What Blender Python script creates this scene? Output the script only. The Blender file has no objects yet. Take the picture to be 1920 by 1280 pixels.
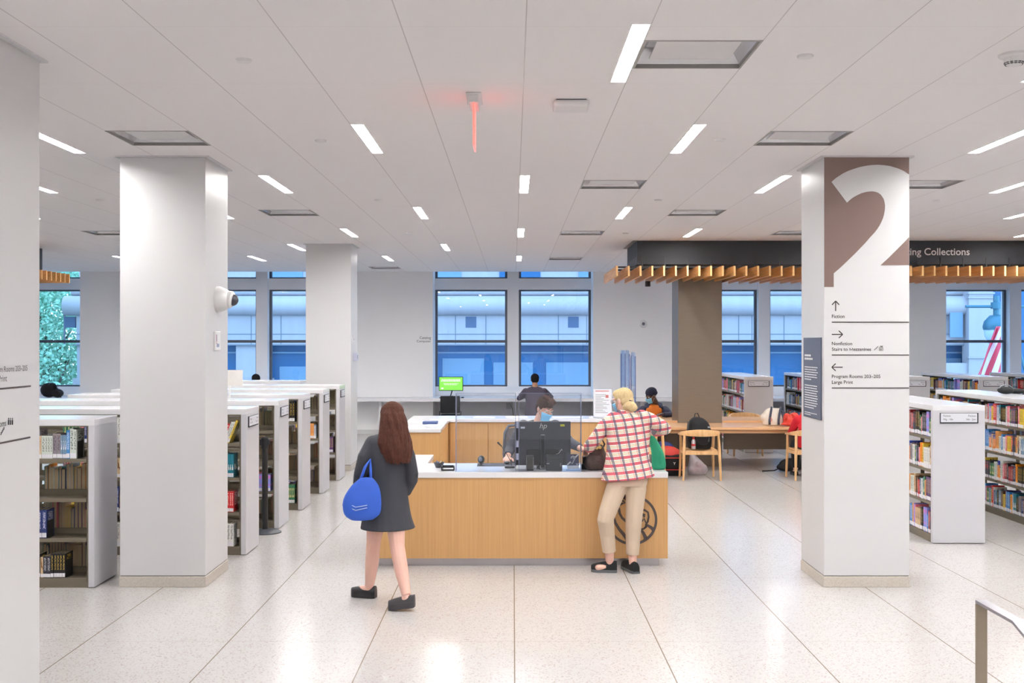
import bpy, bmesh, math, random
from mathutils import Vector, Matrix, Euler
SC = bpy.context.scene
COL = SC.collection
# ------------------------------------------------------------------ camera, world, exposure
H = 2.12; F = 2060.0; CX = 962.0; CY = 640.0
cam = bpy.data.cameras.new('camera'); cam.sensor_width = 36; cam.lens = F/1920*36
cam.shift_x = -2/1920; cam.clip_end = 300
co = bpy.data.objects.new('camera', cam); COL.objects.link(co)
co.location = (0, 0, H); co.rotation_euler = (math.pi/2, 0, 0); SC.camera = co
SC.view_settings.view_transform = 'Standard'; SC.view_settings.look = 'None'
SC.view_settings.gamma = 1; SC.view_settings.use_curve_mapping = False
SC.view_settings.exposure = 0.25
LIGHT_STRENGTH = 112.0
SKY = (0.40, 0.66, 1.0); SKY_STRENGTH = 4.2
wd = bpy.data.worlds.new('sky'); SC.world = wd; wd.use_nodes = True
wn = wd.node_tree; bgn = wn.nodes['Background']
wtc = wn.nodes.new('ShaderNodeTexCoord'); wsx = wn.nodes.new('ShaderNodeSeparateXYZ'); wr = wn.nodes.new('ShaderNodeValToRGB')
wn.links.new(wtc.outputs['Generated'], wsx.inputs[0]); wn.links.new(wsx.outputs['Z'], wr.inputs[0]); wn.links.new(wr.outputs[0], bgn.inputs[0])
wr.color_ramp.elements[0].color = (0.46, 0.72, 1.0, 1); wr.color_ramp.elements[1].color = SKY + (1,)
bgn.inputs[1].default_value = SKY_STRENGTH
cy = SC.cycles
cy.max_bounces = 9; cy.diffuse_bounces = 7; cy.glossy_bounces = 3; cy.transmission_bounces = 4; cy.transparent_max_bounces = 12
cy.caustics_reflective = False; cy.caustics_refractive = False; cy.sample_clamp_indirect = 8
cy.use_denoising = True
R = random.Random(7)

# ------------------------------------------------------------------ helpers
def S(r, g, b):
    f = lambda c: (c/255/12.92 if c/255 <= .04045 else ((c/255+.055)/1.055)**2.4)
    return (f(r), f(g), f(b), 1)
def W(px, py, Y): return Vector(((px-CX)*Y/F, Y, H-(py-CY)*Y/F))
MATS = {}
def base_mat(name):
    m = bpy.data.materials.new(name); m.use_nodes = True
    nt = m.node_tree; return m, nt, nt.nodes['Principled BSDF']
def N(nt, t, **kw):
    n = nt.nodes.new('ShaderNode'+t)
    for k, v in kw.items(): setattr(n, k, v)
    return n
def mth(nt, op, a, b=None, c=None):
    n = nt.nodes.new('ShaderNodeMath'); n.operation = op
    for i, v in enumerate((a, b, c)):
        if v is None: continue
        if hasattr(v, 'is_output'): nt.links.new(v, n.inputs[i])
        else: n.inputs[i].default_value = v
    return n.outputs[0]
def mixc(nt, fac, a, b):
    n = nt.nodes.new('ShaderNodeMix'); n.data_type = 'RGBA'
    for i, v in ((0, fac), (6, a), (7, b)):
        if hasattr(v, 'is_output'): nt.links.new(v, n.inputs[i])
        else: n.inputs[i].default_value = v
    return n.outputs[2]
def mat(name, col, rough=.5, metal=0, var=.06, scale=12, bump=0, emit=0, trans=0, alpha=1, stretch=None, col2=None, spec=None, thr=None, coat=0, sub=0):
    if name in MATS: return MATS[name]
    m, nt, p = base_mat(name)
    tc = N(nt, 'TexCoord'); mp = N(nt, 'Mapping'); nz = N(nt, 'TexNoise')
    nt.links.new(tc.outputs['Object'], mp.inputs[0]); nt.links.new(mp.outputs[0], nz.inputs[0])
    if stretch: mp.inputs['Scale'].default_value = stretch
    nz.inputs['Scale'].default_value = scale; nz.inputs['Detail'].default_value = 3
    c2 = col2 or tuple(min(1, c*(1-var*2)) for c in col[:3])+(1,)
    f = nz.outputs[0]
    if thr: f = mth(nt, 'MULTIPLY_ADD', f, thr[1], -thr[0]*thr[1]); f2 = nt.nodes[-1]; f2.use_clamp = True
    nt.links.new(mixc(nt, f, col, c2), p.inputs['Base Color'])
    p.inputs['Roughness'].default_value = rough; p.inputs['Metallic'].default_value = metal
    if spec is not None: p.inputs['Specular IOR Level'].default_value = spec
    if coat: p.inputs['Coat Weight'].default_value = coat
    if sub: p.inputs['Subsurface Weight'].default_value = sub; p.inputs['Subsurface Radius'].default_value = (.02, .008, .004)
    if emit:
        p.inputs['Emission Color'].default_value = col; p.inputs['Emission Strength'].default_value = emit
    if bump:
        b = N(nt, 'Bump'); b.inputs['Strength'].default_value = bump; b.inputs['Distance'].default_value = .01
        nt.links.new(nz.outputs[0], b.inputs['Height']); nt.links.new(b.outputs[0], p.inputs['Normal'])
    if trans: p.inputs['Transmission Weight'].default_value = trans
    if alpha < 1: p.inputs['Alpha'].default_value = alpha
    MATS[name] = m; return m
def clear_mat(name, tint, refl=.06, rough=.02):
    m = bpy.data.materials.new(name); m.use_nodes = True; nt = m.node_tree
    out = nt.nodes['Material Output']; nt.nodes.remove(nt.nodes['Principled BSDF'])
    t = N(nt, 'BsdfTransparent'); t.inputs[0].default_value = tint
    g = N(nt, 'BsdfGlossy'); g.inputs['Roughness'].default_value = rough
    fr = N(nt, 'Fresnel'); fr.inputs[0].default_value = 1.45
    mx = N(nt, 'MixShader'); nt.links.new(mth(nt, 'MULTIPLY', fr.outputs[0], refl/.034), mx.inputs[0]); nt.nodes[-1].use_clamp = True
    nt.links.new(t.outputs[0], mx.inputs[1]); nt.links.new(g.outputs[0], mx.inputs[2]); nt.links.new(mx.outputs[0], out.inputs[0])
    MATS[name] = m; return m

class MB:
    def __init__(s): s.v = []; s.f = []; s.m = []; s.uv = {}
    def add(s, vs, fs, m=0, M=None):
        o = len(s.v)
        for v in vs: s.v.append(tuple(M @ Vector(v)) if M is not None else tuple(v))
        for f in fs: s.f.append(tuple(i+o for i in f)); s.m.append(m)
        return s
    def box(s, x0, x1, y0, y1, z0, z1, m=0, M=None):
        v = [(x, y, z) for z in (z0, z1) for y in (y0, y1) for x in (x0, x1)]
        return s.add(v, [(0,2,3,1),(4,5,7,6),(0,1,5,4),(2,6,7,3),(0,4,6,2),(1,3,7,5)], m, M)
    def quad(s, a, b, c, d, m=0): return s.add([a, b, c, d], [(0,1,2,3)], m)
    def loft(s, rings, m=0, cap=True, closed=True):
        n = len(rings[0]); vs = [p for r in rings for p in r]; fs = []
        for i in range(len(rings)-1):
            for j in range(n if closed else n-1):
                k = (j+1) % n; fs.append((i*n+j, i*n+k, (i+1)*n+k, (i+1)*n+j))
        if cap: fs.append(tuple(range(n))[::-1]); fs.append(tuple(range((len(rings)-1)*n, len(rings)*n)))
        return s.add(vs, fs, m)
    def tube(s, pts, rad, n=10, m=0, flat=1.0, up=None, cap=True):
        pts = [Vector(p) for p in pts]; rr = rad if isinstance(rad, (list, tuple)) else [rad]*len(pts)
        rings = []; pu = None
        for i, p in enumerate(pts):
            d = (pts[min(i+1, len(pts)-1)]-pts[max(i-1, 0)]).normalized()
            u = Vector(up) if up is not None else (pu if pu is not None else (Vector((0,0,1)) if abs(d.z) < .9 else Vector((0,1,0))))
            a = d.cross(u)
            if a.length < 1e-6: a = d.cross(Vector((1,0,0)))
            a.normalize(); b = a.cross(d).normalized(); pu = b
            rings.append([tuple(p + a*math.cos(t*2*math.pi/n)*rr[i] + b*math.sin(t*2*math.pi/n)*rr[i]*flat) for t in range(n)])
        return s.loft(rings, m, cap)
    def cyl(s, c, r, z0, z1, n=24, m=0, r2=None):
        r2 = r if r2 is None else r2
        rings = [[(c[0]+rr*math.cos(t*2*math.pi/n), c[1]+rr*math.sin(t*2*math.pi/n), z) for t in range(n)] for z, rr in ((z0, r), (z1, r2))]
        return s.loft(rings, m)
    def lathe(s, prof, n=24, m=0, M=None):
        rings = [[(r*math.cos(t*2*math.pi/n), r*math.sin(t*2*math.pi/n), z) for t in range(n)] for r, z in prof]
        if M is not None: rings = [[tuple(M @ Vector(p)) for p in r] for r in rings]
        return s.loft(rings, m)
    def ell(s, c, r, rot=None, nu=14, nv=9, m=0):
        M = rot.to_4x4() if rot is not None else Matrix()
        M = Matrix.Translation(Vector(c)) @ M
        vs = [(0,0,-r[2])]
        for i in range(1, nv):
            a = -math.pi/2+math.pi*i/nv
            for j in range(nu):
                b = 2*math.pi*j/nu; vs.append((r[0]*math.cos(a)*math.cos(b), r[1]*math.cos(a)*math.sin(b), r[2]*math.sin(a)))
        vs.append((0,0,r[2])); fs = []; L = len(vs)-1
        for j in range(nu):
            k = (j+1) % nu; fs.append((0, 1+k, 1+j)); fs.append((L, L-nu+j, L-nu+k))
            for i in range(nv-2): fs.append((1+i*nu+j, 1+i*nu+k, 1+(i+1)*nu+k, 1+(i+1)*nu+j))
        return s.add(vs, fs, m, M)
    def cap(s, p0, p1, r0, r1, n=12, m=0):      # capsule with round ends
        p0 = Vector(p0); p1 = Vector(p1); d = (p1-p0); L = d.length or 1e-5; d = d/L
        pts = []; rr = []
        for k in range(4): a = math.pi/2*(1-k/4+0.0); pts.append(p0-d*r0*math.sin(a)); rr.append(max(r0*math.cos(a), 1e-4))
        pts += [p0, p1]; rr += [r0, r1]
        for k in range(1, 5): a = math.pi/2*k/4; pts.append(p1+d*r1*math.sin(a)); rr.append(max(r1*math.cos(a), 1e-4))
        up = Vector((0,0,1)) if abs(d.z) < .9 else Vector((0,1,0))
        return s.tube(pts, rr, n, m, up=up)
    def prism(s, pts2, fn, t0, t1, m=0):        # outline in (u,v) -> fn(u,v,t)
        n = len(pts2); vs = [fn(u, v, t0) for u, v in pts2]+[fn(u, v, t1) for u, v in pts2]
        fs = [tuple(range(n))[::-1], tuple(range(n, 2*n))]+[(i, (i+1) % n, (i+1) % n+n, i+n) for i in range(n)]
        return s.add(vs, fs, m)
    def sweep(s, path, prof, m=0, up=(0,0,1)):   # profile (side, up) swept along path
        path = [Vector(p) for p in path]; rings = []; U = Vector(up)
        for i, p in enumerate(path):
            d = (path[min(i+1, len(path)-1)]-path[max(i-1, 0)]).normalized(); a = d.cross(U).normalized(); b = a.cross(d)
            rings.append([tuple(p+a*x+b*y) for x, y in prof])
        return s.loft(rings, m)
    def build(s, name, mats, parent=None, world=False, smooth=False, bevel=0, origin=None, seg=1):
        me = bpy.data.meshes.new(name); vs = s.v
        off = None
        if parent is not None and world: off = parent.location
        if origin is not None: off = Vector(origin)
        if off is not None: vs = [(v[0]-off[0], v[1]-off[1], v[2]-off[2]) for v in vs]
        me.from_pydata(vs, [], s.f); 
        if not isinstance(mats, (list, tuple)): mats = [mats]
        for m in mats: me.materials.append(m)
        me.polygons.foreach_set('material_index', s.m)
        bm = bmesh.new(); bm.from_mesh(me); bmesh.ops.recalc_face_normals(bm, faces=bm.faces)
        if bevel:
            es = [e for e in bm.edges if len(e.link_faces) == 2 and e.calc_face_angle(0) > .5]
            bmesh.ops.bevel(bm, geom=es, offset=bevel, segments=seg, affect='EDGES', profile=.5, clamp_overlap=True)
        bm.to_mesh(me); bm.free()
        if smooth: me.shade_smooth(); 
        if smooth == 'auto': me.set_sharp_from_angle(angle=.7)
        o = bpy.data.objects.new(name, me); COL.objects.link(o)
        if parent is not None: o.parent = parent
        if origin is not None: o.location = origin
        return o
def tag(o, label=None, cat=None, group=None, kind=None):
    if label: o['label'] = label
    if cat: o['category'] = cat
    if group: o['group'] = group
    if kind: o['kind'] = kind
    return o
def thing(name, label, cat, loc=(0,0,0), rotz=0, group=None, kind=None):
    o = bpy.data.objects.new(name, None); COL.objects.link(o); o.empty_display_size = .1
    o.location = loc; o.rotation_euler = (0, 0, rotz); return tag(o, label, cat, group, kind)
def struct(name, mb, m, label=None, **kw):
    o = mb.build(name, m, **kw)
    return tag(o, label, 'building part' if label else None, kind='structure')
def text_mesh(s, width=None, size=None, right=(1,0,0), up=(0,0,1), at=(0,0,0), align='LEFT', depth=.0007, bold=0, spacing=1.0):
    cu = bpy.data.curves.new('t', 'FONT'); cu.body = s; cu.size = 10; cu.align_x = 'LEFT'; cu.offset = bold*10; cu.space_line = spacing
    cu.resolution_u = 3
    o = bpy.data.objects.new('t', cu); COL.objects.link(o)
    me = bpy.data.meshes.new_from_object(o.evaluated_get(bpy.context.evaluated_depsgraph_get()))
    xs = [v.co.x for v in me.vertices]; w = max(xs)-min(xs); x0 = min(xs)
    k = (width/w) if width else size/10
    off = {'LEFT': 0, 'RIGHT': -w*k, 'CENTER': -w*k/2}[align]
    Rv = Vector(right).normalized(); U = Vector(up).normalized(); Nn = Rv.cross(U); A = Vector(at)
    mb = MB()
    for i, p in enumerate(me.polygons):
        d = depth+(i % 5)*5e-5
        mb.add([tuple(A+Rv*((me.vertices[j].co.x-x0)*k+off)+U*(me.vertices[j].co.y*k)+Nn*d) for j in p.vertices], [tuple(range(len(p.vertices)))])
    bpy.data.objects.remove(o); bpy.data.curves.remove(cu); bpy.data.meshes.remove(me)
    return mb
def merge(*mbs):
    r = MB()
    for b in mbs: r.add(b.v, b.f); r.m[-len(b.f):] = b.m
    return r
def remeshed(mb, voxel=.008, smooth=3, name='body', mats=None, parent=None, world=True, origin=None):
    me = bpy.data.meshes.new('tmp'); me.from_pydata(mb.v, [], mb.f)
    bm = bmesh.new(); bm.from_mesh(me); bmesh.ops.recalc_face_normals(bm, faces=bm.faces); bm.to_mesh(me); bm.free()
    o = bpy.data.objects.new('tmp', me); COL.objects.link(o)
    r = o.modifiers.new('r', 'REMESH'); r.mode = 'VOXEL'; r.voxel_size = voxel
    if smooth:
        q = o.modifiers.new('s', 'SMOOTH'); q.iterations = smooth; q.factor = .5
    m2 = bpy.data.meshes.new_from_object(o.evaluated_get(bpy.context.evaluated_depsgraph_get()))
    bpy.data.objects.remove(o); bpy.data.meshes.remove(me); m2.name = name
    off = None
    if parent is not None and world: off = Vector(parent.location)
    if origin is not None: off = Vector(origin)
    if off is not None: m2.transform(Matrix.Translation(-off))
    if parent is not None and parent.rotation_euler.z and world: m2.transform(Matrix.Rotation(-parent.rotation_euler.z, 4, 'Z'))
    m2.materials.clear()
    for m in (mats if isinstance(mats, (list, tuple)) else [mats]): m2.materials.append(m)
    m2.shade_smooth()
    ob = bpy.data.objects.new(name, m2); COL.objects.link(ob)
    if parent is not None: ob.parent = parent
    if origin is not None: ob.location = origin
    return ob
def crs(rings, n=5):
    out = []; L = len(rings)
    for i in range(L-1):
        a, b_, c, d = [rings[min(max(j, 0), L-1)] for j in (i-1, i, i+1, i+2)]
        for s in range(n):
            t = s/n; out.append([tuple(.5*((2*q[1])+(-q[0]+q[2])*t+(2*q[0]-5*q[1]+4*q[2]-q[3])*t*t+(-q[0]+3*q[1]-3*q[2]+q[3])*t**3) for q in zip(A, B_, C, D_)) for A, B_, C, D_ in zip(a, b_, c, d)])
    out.append(rings[-1]); return out
def ordinal(n): return ['first','second','third','fourth','fifth','sixth','seventh','eighth','ninth','tenth','eleventh','twelfth','thirteenth','fourteenth','fifteenth','sixteenth','seventeenth','eighteenth','nineteenth','twentieth'][n-1] if n <= 20 else (['twenty','thirty','forty'][n//10-2]+('-'+ordinal(n % 10) if n % 10 else 'th')).replace('twentyth','twentieth').replace('thirtyth','thirtieth').replace('fortyth','fortieth')

# ------------------------------------------------------------------ materials
white = mat('white_paint', S(243,243,245), .55, var=.01, scale=3)
white_satin = mat('white_satin_paint', S(213,213,215), .42, var=.012, scale=2)
plastic_w = mat('white_plastic', S(232,232,232), .35, var=.01)
dark_frame = mat('dark_window_frame', S(88,92,102), .45, var=.04)
black = mat('black_plastic', S(28,29,32), .4, var=.1)
black_soft = mat('black_fabric', S(24,25,29), .85, var=.2, scale=60, bump=.2)
charcoal = mat('charcoal_board', S(36,39,46), .6, var=.05)
steel = mat('brushed_steel', S(205,203,208), .3, metal=.85, var=.03, stretch=(1,1,40))
bronze = mat('bronze_metal', S(128,116,102), .42, metal=.35, var=.06, scale=5, stretch=(1,1,8))
shelf_metal = mat('olive_shelf_metal', S(120,112,96), .45, metal=.2, var=.05)
brown_vinyl = mat('brown_vinyl', S(120,99,93), .6, var=.02)
ink = mat('dark_ink', S(62,54,54), .6, var=.02)
ink_b = mat('black_ink', S(40,40,44), .6, var=.02)
white_ink = mat('white_ink', S(240,240,240), .6, var=.01)
paper = mat('white_paper', S(236,238,244), .7, var=.02)
paper2 = mat('cream_pages', S(214,194,158), .8, var=.12, scale=30, stretch=(60,1,1))
acrylic = clear_mat('clear_acrylic', (.93,.955,.985,1), .05)
acrylic_edge = mat('acrylic_edge', S(150,158,190), .2, var=.05, alpha=.75)
glass = clear_mat('window_glass', (.82,.92,1,1), .07, .0)

def line_mask(nt, coord, period, off, width):
    a = mth(nt, 'ADD', coord, -off + period*400); b = mth(nt, 'MODULO', a, period)
    c = mth(nt, 'SUBTRACT', b, period/2); d = mth(nt, 'ABSOLUTE', c)
    return mth(nt, 'GREATER_THAN', d, period/2-width/2)
def grid_mat(name, col, jcol, rough, px, ox, wx, py, oy, wy, jcol2=None, terrazzo=False):
    m, nt, p = base_mat(name); tc = N(nt, 'TexCoord'); sx = N(nt, 'SeparateXYZ'); nt.links.new(tc.outputs['Object'], sx.inputs[0])
    base = col
    if terrazzo:
        vo = N(nt, 'TexVoronoi'); vo.inputs['Scale'].default_value = 120; nt.links.new(tc.outputs['Object'], vo.inputs[0])
        sp = N(nt, 'SeparateColor'); nt.links.new(vo.outputs['Color'], sp.inputs[0])
        f1 = mth(nt, 'GREATER_THAN', sp.outputs[0], .80); base = mixc(nt, f1, col, tuple(c*.9 for c in col[:3])+(1,))
        f2 = mth(nt, 'GREATER_THAN', sp.outputs[1], .93); base = mixc(nt, f2, base, tuple(c*k for c, k in zip(col[:3], (.72,.64,.58)))+(1,))
        nz = N(nt, 'TexNoise'); nz.inputs['Scale'].default_value = 1.3; nt.links.new(tc.outputs['Object'], nz.inputs[0])
        base = mixc(nt, mth(nt, 'MULTIPLY', nz.outputs[0], .22), base, tuple(c*.85 for c in col[:3])+(1,))
    ly = line_mask(nt, sx.outputs['Y'], py, oy, wy); base = mixc(nt, ly, base, jcol2 or jcol)
    lx = line_mask(nt, sx.outputs['X'], px, ox, wx); base = mixc(nt, lx, base, jcol)
    nt.links.new(base, p.inputs['Base Color']); p.inputs['Roughness'].default_value = rough; p.inputs['Specular IOR Level'].default_value = .38
    return m
ceil_m = grid_mat('ceiling_panels', S(244,242,243), S(204,201,201), .7, .6325, .065, .006, 1.238, 5.586, .004, S(230,228,228))
floor_m = grid_mat('white_terrazzo', S(190,187,186), S(128,116,102), .21, 1.01, .01, .008, 2.09, 9.86, .006, S(172,164,156), True)
terr_base = mat('terrazzo_base', S(214,206,196), .4, var=.2, scale=90)
quartz = mat('speckled_quartz', S(214,214,220), .3, var=.07, scale=220)
quartz_top = mat('white_quartz_top', S(236,236,240), .14, var=.03, scale=150)
def wood(name, c1, c2, stretch, rough=.35, scale=1.0):
    m, nt, p = base_mat(name); tc = N(nt, 'TexCoord'); mp = N(nt, 'Mapping'); mp.inputs['Scale'].default_value = stretch
    nt.links.new(tc.outputs['Object'], mp.inputs[0]); nz = N(nt, 'TexNoise'); nz.inputs['Scale'].default_value = scale; nz.inputs['Detail'].default_value = 6
    nt.links.new(mp.outputs[0], nz.inputs[0]); r = N(nt, 'ValToRGB'); nt.links.new(nz.outputs[0], r.inputs[0])
    r.color_ramp.elements[0].position = .3; r.color_ramp.elements[0].color = c1; r.color_ramp.elements[1].position = .7; r.color_ramp.elements[1].color = c2
    nt.links.new(r.outputs[0], p.inputs['Base Color']); p.inputs['Roughness'].default_value = rough; return m
oak_v = wood('oak_veneer', S(188,145,94), S(200,157,104), (70,70,1.2), .35)
oak_h = wood('oak_table', S(206,158,112), S(226,184,140), (1.2,45,45), .3)
oak_chair = wood('oak_chair', S(206,160,108), S(228,186,136), (25,25,4), .4)
oak_fin = wood('oak_fin', S(192,134,74), S(218,164,102), (30,1.5,30), .45)
oak_end = mat('pale_fin_edge', S(236,190,128), .5, var=.04)
# ------------------------------------------------------------------ room shell
CZ = 3.72; WY = 25.2; XL, XR = -15.0, 15.0; YB = -3.0
mb = MB(); mb.box(XL, XR, YB, 26.3, -.15, 0); struct('floor', mb, floor_m)
# lights: stations every 2.53 m, rows every 2.5 m, staggered
strips = []
def canopy_zone(x, y): return (x > 1.9 and 16.9 < y < 20.0) or (x < -7.9 and 16.9 < y < 20.0)
row = 0
for k in range(-2, 7):
    y0 = 5.62+1.238*2*(k)/1.0 if False else 8.1+2.5*(k-1)
    if y0 < -.5: continue
    odd = (k % 2 != 0)
    for j in range(-8, 9):
        if (j % 2 != 0) != odd: continue
        x0 = .065+1.265*j
        if y0 < 4 and abs(x0) > 8: continue
        if abs(x0) > 12: continue
        if abs(y0-5.6) < .2:
            x0 = x0+.0 if x0 < -.1 else x0+.5325; y0b = 5.54
            if x0 < -.1: continue
        else: y0b = y0
        y1 = min(y0b+1.24, 25.1)
        if canopy_zone(x0, y0b) or canopy_zone(x0, y1): continue
        if j == 1 and abs(y0-18.1) < .2: continue
        strips.append((round(x0, 3), x0+.1, y0b, y1, y0b))
diffs = [(.70,1.33,5.84,6.43),(-3.10,-2.465,8.34,8.96),(1.96,2.595,8.36,8.96),(.70,1.33,10.9,11.5),(3.86,4.49,10.9,11.5),(-3.10,-2.465,13.35,13.97),(1.96,2.595,13.35,13.97),(.70,1.33,15.9,16.5),(-6.26,-5.63,15.9,16.5),(3.86,4.49,15.9,16.5),(.70,1.33,20.9,21.5),(-3.10,-2.465,23.5,24.15)]
col_rects = []
holes = [(a, b, c, d) for a, b, c, d, _ in strips]+diffs
xs = sorted(set([XL, XR]+[h[0] for h in holes]+[h[1] for h in holes])); ys = sorted(set([YB, WY]+[h[2] for h in holes]+[h[3] for h in holes]))
mb = MB()
import bisect
for i in range(len(ys)-1):
    ya, yb = ys[i], ys[i+1]; ym = (ya+yb)/2; act = [h for h in holes if h[2] < ym < h[3]]; act.sort()
    x = XL
    for h in act+[(XR, XR, 0, 0)]:
        if h[0] > x+1e-6: mb.quad((x, ya, CZ), (x, yb, CZ), (h[0], yb, CZ), (h[0], ya, CZ))
        x = max(x, h[1])
struct('ceiling', mb, ceil_m)
mb = MB(); mb.box(XL-.1, XR+.1, YB, WY+1.1, CZ+.9, CZ+1.0); struct('ceiling', mb, white)
# light strips
emit_m = mat('lamp_diffuser', S(255,253,250), .6, var=0, emit=LIGHT_STRENGTH)
trim_m = mat('lamp_trim', S(242,242,242), .5, var=0)
def strip_light(x0, x1, y0, y1, label, group='lit ceiling strips'):
    t = thing('ceiling_light', label, 'light', ((x0+x1)/2, (y0+y1)/2, CZ), group=group)
    b = MB(); h = .028
    for (a, c, d, e) in ((x0, x0+.006, y0, y1), (x1-.006, x1, y0, y1), (x0+.006, x1-.006, y0, y0+.006), (x0+.006, x1-.006, y1-.006, y1)): b.box(a, c, d, e, CZ-.002, CZ+h)
    b.build('frame', trim_m, t, True)
    b = MB(); b.box(x0+.006, x1-.006, y0+.006, y1-.006, CZ+.016, CZ+.03); b.build('diffuser', emit_m, t, True)
    b = MB(); b.box(x0, x1, y0, y1, CZ+.032, CZ+.09); b.build('housing', trim_m, t, True)
rows = {}
for s in strips: rows.setdefault(round(s[4], 1), []).append(s)
rk = sorted(rows, reverse=True)
for ri, k in enumerate(rk):
    vis = [s for s in rows[k] if abs((s[0]+.05)*F/s[3]) < 955 and s[3] > 5.6]
    hid = [s for s in rows[k] if s not in vis]
    for i, s in enumerate(sorted(vis, reverse=True)):
        strip_light(*s[:4], f'lit ceiling strip, {ordinal(ri+1)} row from the windows, {ordinal(i+1)} from the numbered column side')
    for s in hid: strip_light(*s[:4], f'lit ceiling strip past the edge of view, {ordinal(ri+1)} row from the windows, {ordinal(hid.index(s)+1)} one')
# air diffusers
dlabel = ['large square ceiling air panel beside the long lit strip overhead','square ceiling air panel above the bare white column','square ceiling air panel before the big numbered column','square ceiling air panel past the rounded access point','square ceiling air panel behind the numbered column','square ceiling air panel between two white columns showing blue','square ceiling air panel in front of the dark canopy','small square ceiling air panel beyond the middle light strips','square ceiling air panel half hidden behind the bare column','square ceiling air panel just before the dark canopy by the numbered column','thin square ceiling air panel above the central window pair','thin square ceiling air panel above the blank wall by the windows']
frame_grey = mat('diffuser_edge', S(150,148,146), .5)
dmet = mat('diffuser_metal', S(222,222,226), .25, metal=.55, var=.03)
for (x0, x1, y0, y1), lab in zip(diffs, dlabel):
    t = thing('air_diffuser', lab, 'vent', ((x0+x1)/2, (y0+y1)/2, CZ), group='square ceiling air panels')
    b = MB(); e = .012
    for (a, c, d, f) in ((x0, x0+e, y0, y1), (x1-e, x1, y0, y1), (x0+e, x1-e, y0, y0+e), (x0+e, x1-e, y1-e, y1)): b.box(a, c, d, f, CZ-.004, CZ+.02)
    b.build('frame', frame_grey, t, True)
    b = MB(); i = .07; z2 = CZ+.10
    o4 = [(x0+e, y0+e), (x1-e, y0+e), (x1-e, y1-e), (x0+e, y1-e)]; i4 = [(x0+i, y0+i), (x1-i, y0+i), (x1-i, y1-i), (x0+i, y1-i)]
    for k in range(4):
        l = (k+1) % 4; b.quad((*o4[k], CZ+.02), (*o4[l], CZ+.02), (*i4[l], z2), (*i4[k], z2))
    b.build('flared_rim', dmet, t, True)
    b = MB(); b.box(x0+.085, x1-.085, y0+.085, y1-.085, CZ+.03, CZ+.036); b.build('baffle_plate', white_satin, t, True)
    b = MB(); b.box(x0, x1, y0, y1, z2+.001, z2+.03); b.build('plenum', dmet, t, True)
# small ceiling discs
for (x, y, lab) in [(-1.53,6.24,'round white ceiling cover plate in front of the bare column row'),(-1.53,8.74,'round white ceiling cover plate between two rows of light strips'),(1.636,6.15,'round white ceiling cover plate near the large air panel'),(1.64,8.7,'round white ceiling cover plate by the second air panel'),(-4.66,12.4,'round white ceiling cover plate beside the bare white column'),(-1.52,12.4,'round white ceiling cover plate over the aisle behind the desk'),(1.64,12.4,'round white ceiling cover plate before the small air panel'),(4.78,12.4,'round white ceiling cover plate behind the numbered column'),(-1.53,16.2,'tiny round ceiling cover plate by the far white column'),(1.66,16.2,'tiny round ceiling cover plate before the dark canopy')]:
    b = MB(); b.lathe([(.0001, CZ-.016), (.04, CZ-.014), (.046, CZ-.006), (.046, CZ+.001), (.0001, CZ+.001)], 24, M=Matrix.Translation((x, y, 0)))
    tag(b.build('ceiling_cover_plate', plastic_w, origin=(x, y, CZ), smooth='auto'), lab, 'sprinkler cover', 'round ceiling cover plates')
# wireless access point
t = thing('access_point', 'rounded white wireless box mounted flat on the ceiling', 'access point', (.385, 7.35, CZ))
b = MB(); b.box(-.12, .12, -.12, .12, -.05, -.006); b.build('body', plastic_w, t, bevel=.025, seg=4, smooth='auto')
b = MB(); b.box(-.1, .1, -.1, .1, -.008, -.0005); b.build('mount', dark_frame, t)
# smoke detector
t = thing('smoke_detector', 'round white smoke detector with dark slots on the ceiling', 'detector', (2.79, 6.12, CZ))
b = MB(); b.lathe([(.0001,-.001),(.082,-.001),(.082,-.012),(.07,-.02),(.058,-.022)][::1]+[(.0001,-.022)], 32); b.build('base', plastic_w, t, smooth='auto')
b = MB(); b.lathe([(.055,-.0225),(.052,-.045),(.042,-.06),(.03,-.066),(.0001,-.067)], 32); b.build('sensor_dome', plastic_w, t, smooth='auto')
b = MB()
for k in range(14):
    a = k/14*2*math.pi
    for z, r in ((-.05, .0505), (-.058, .0455)):
        b.box(-.007, .007, -.0015, .0015, -.002, .002, 0, Matrix.Translation((r*math.cos(a), r*math.sin(a), z)) @ Matrix.Rotation(a+math.pi/2, 4, 'Z'))
b.build('vent_slots', charcoal, t)
# exit sign seen edge-on
t = thing('exit_sign', 'red edge-lit exit sign hanging from the ceiling, seen edge-on', 'sign', (-.254, 7.22, CZ))
b = MB(); b.box(-.05, .05, -.17, .17, -.012, -.0005); b.box(-.03, .03, -.15, .15, -.06, -.012); b.build('mount', plastic_w, t, bevel=.004)
red_glow = mat('red_glow', S(255,70,60), .3, var=0, emit=2.2)
b = MB(); b.box(-.006, .006, -.145, .145, -.33, -.06); b.build('lit_panel', mat('red_lit_acrylic', S(240,110,100), .2, var=.02, emit=1.1), t)
e = text_mesh('EXIT', width=.24, right=(0,1,0), up=(0,0,1), at=(.0065, -.12, -.26)); e.build('lettering', red_glow, t)
e = text_mesh('EXIT', width=.24, right=(0,-1,0), up=(0,0,1), at=(-.0065, .12, -.26)); e.build('lettering', red_glow, t)

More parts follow.
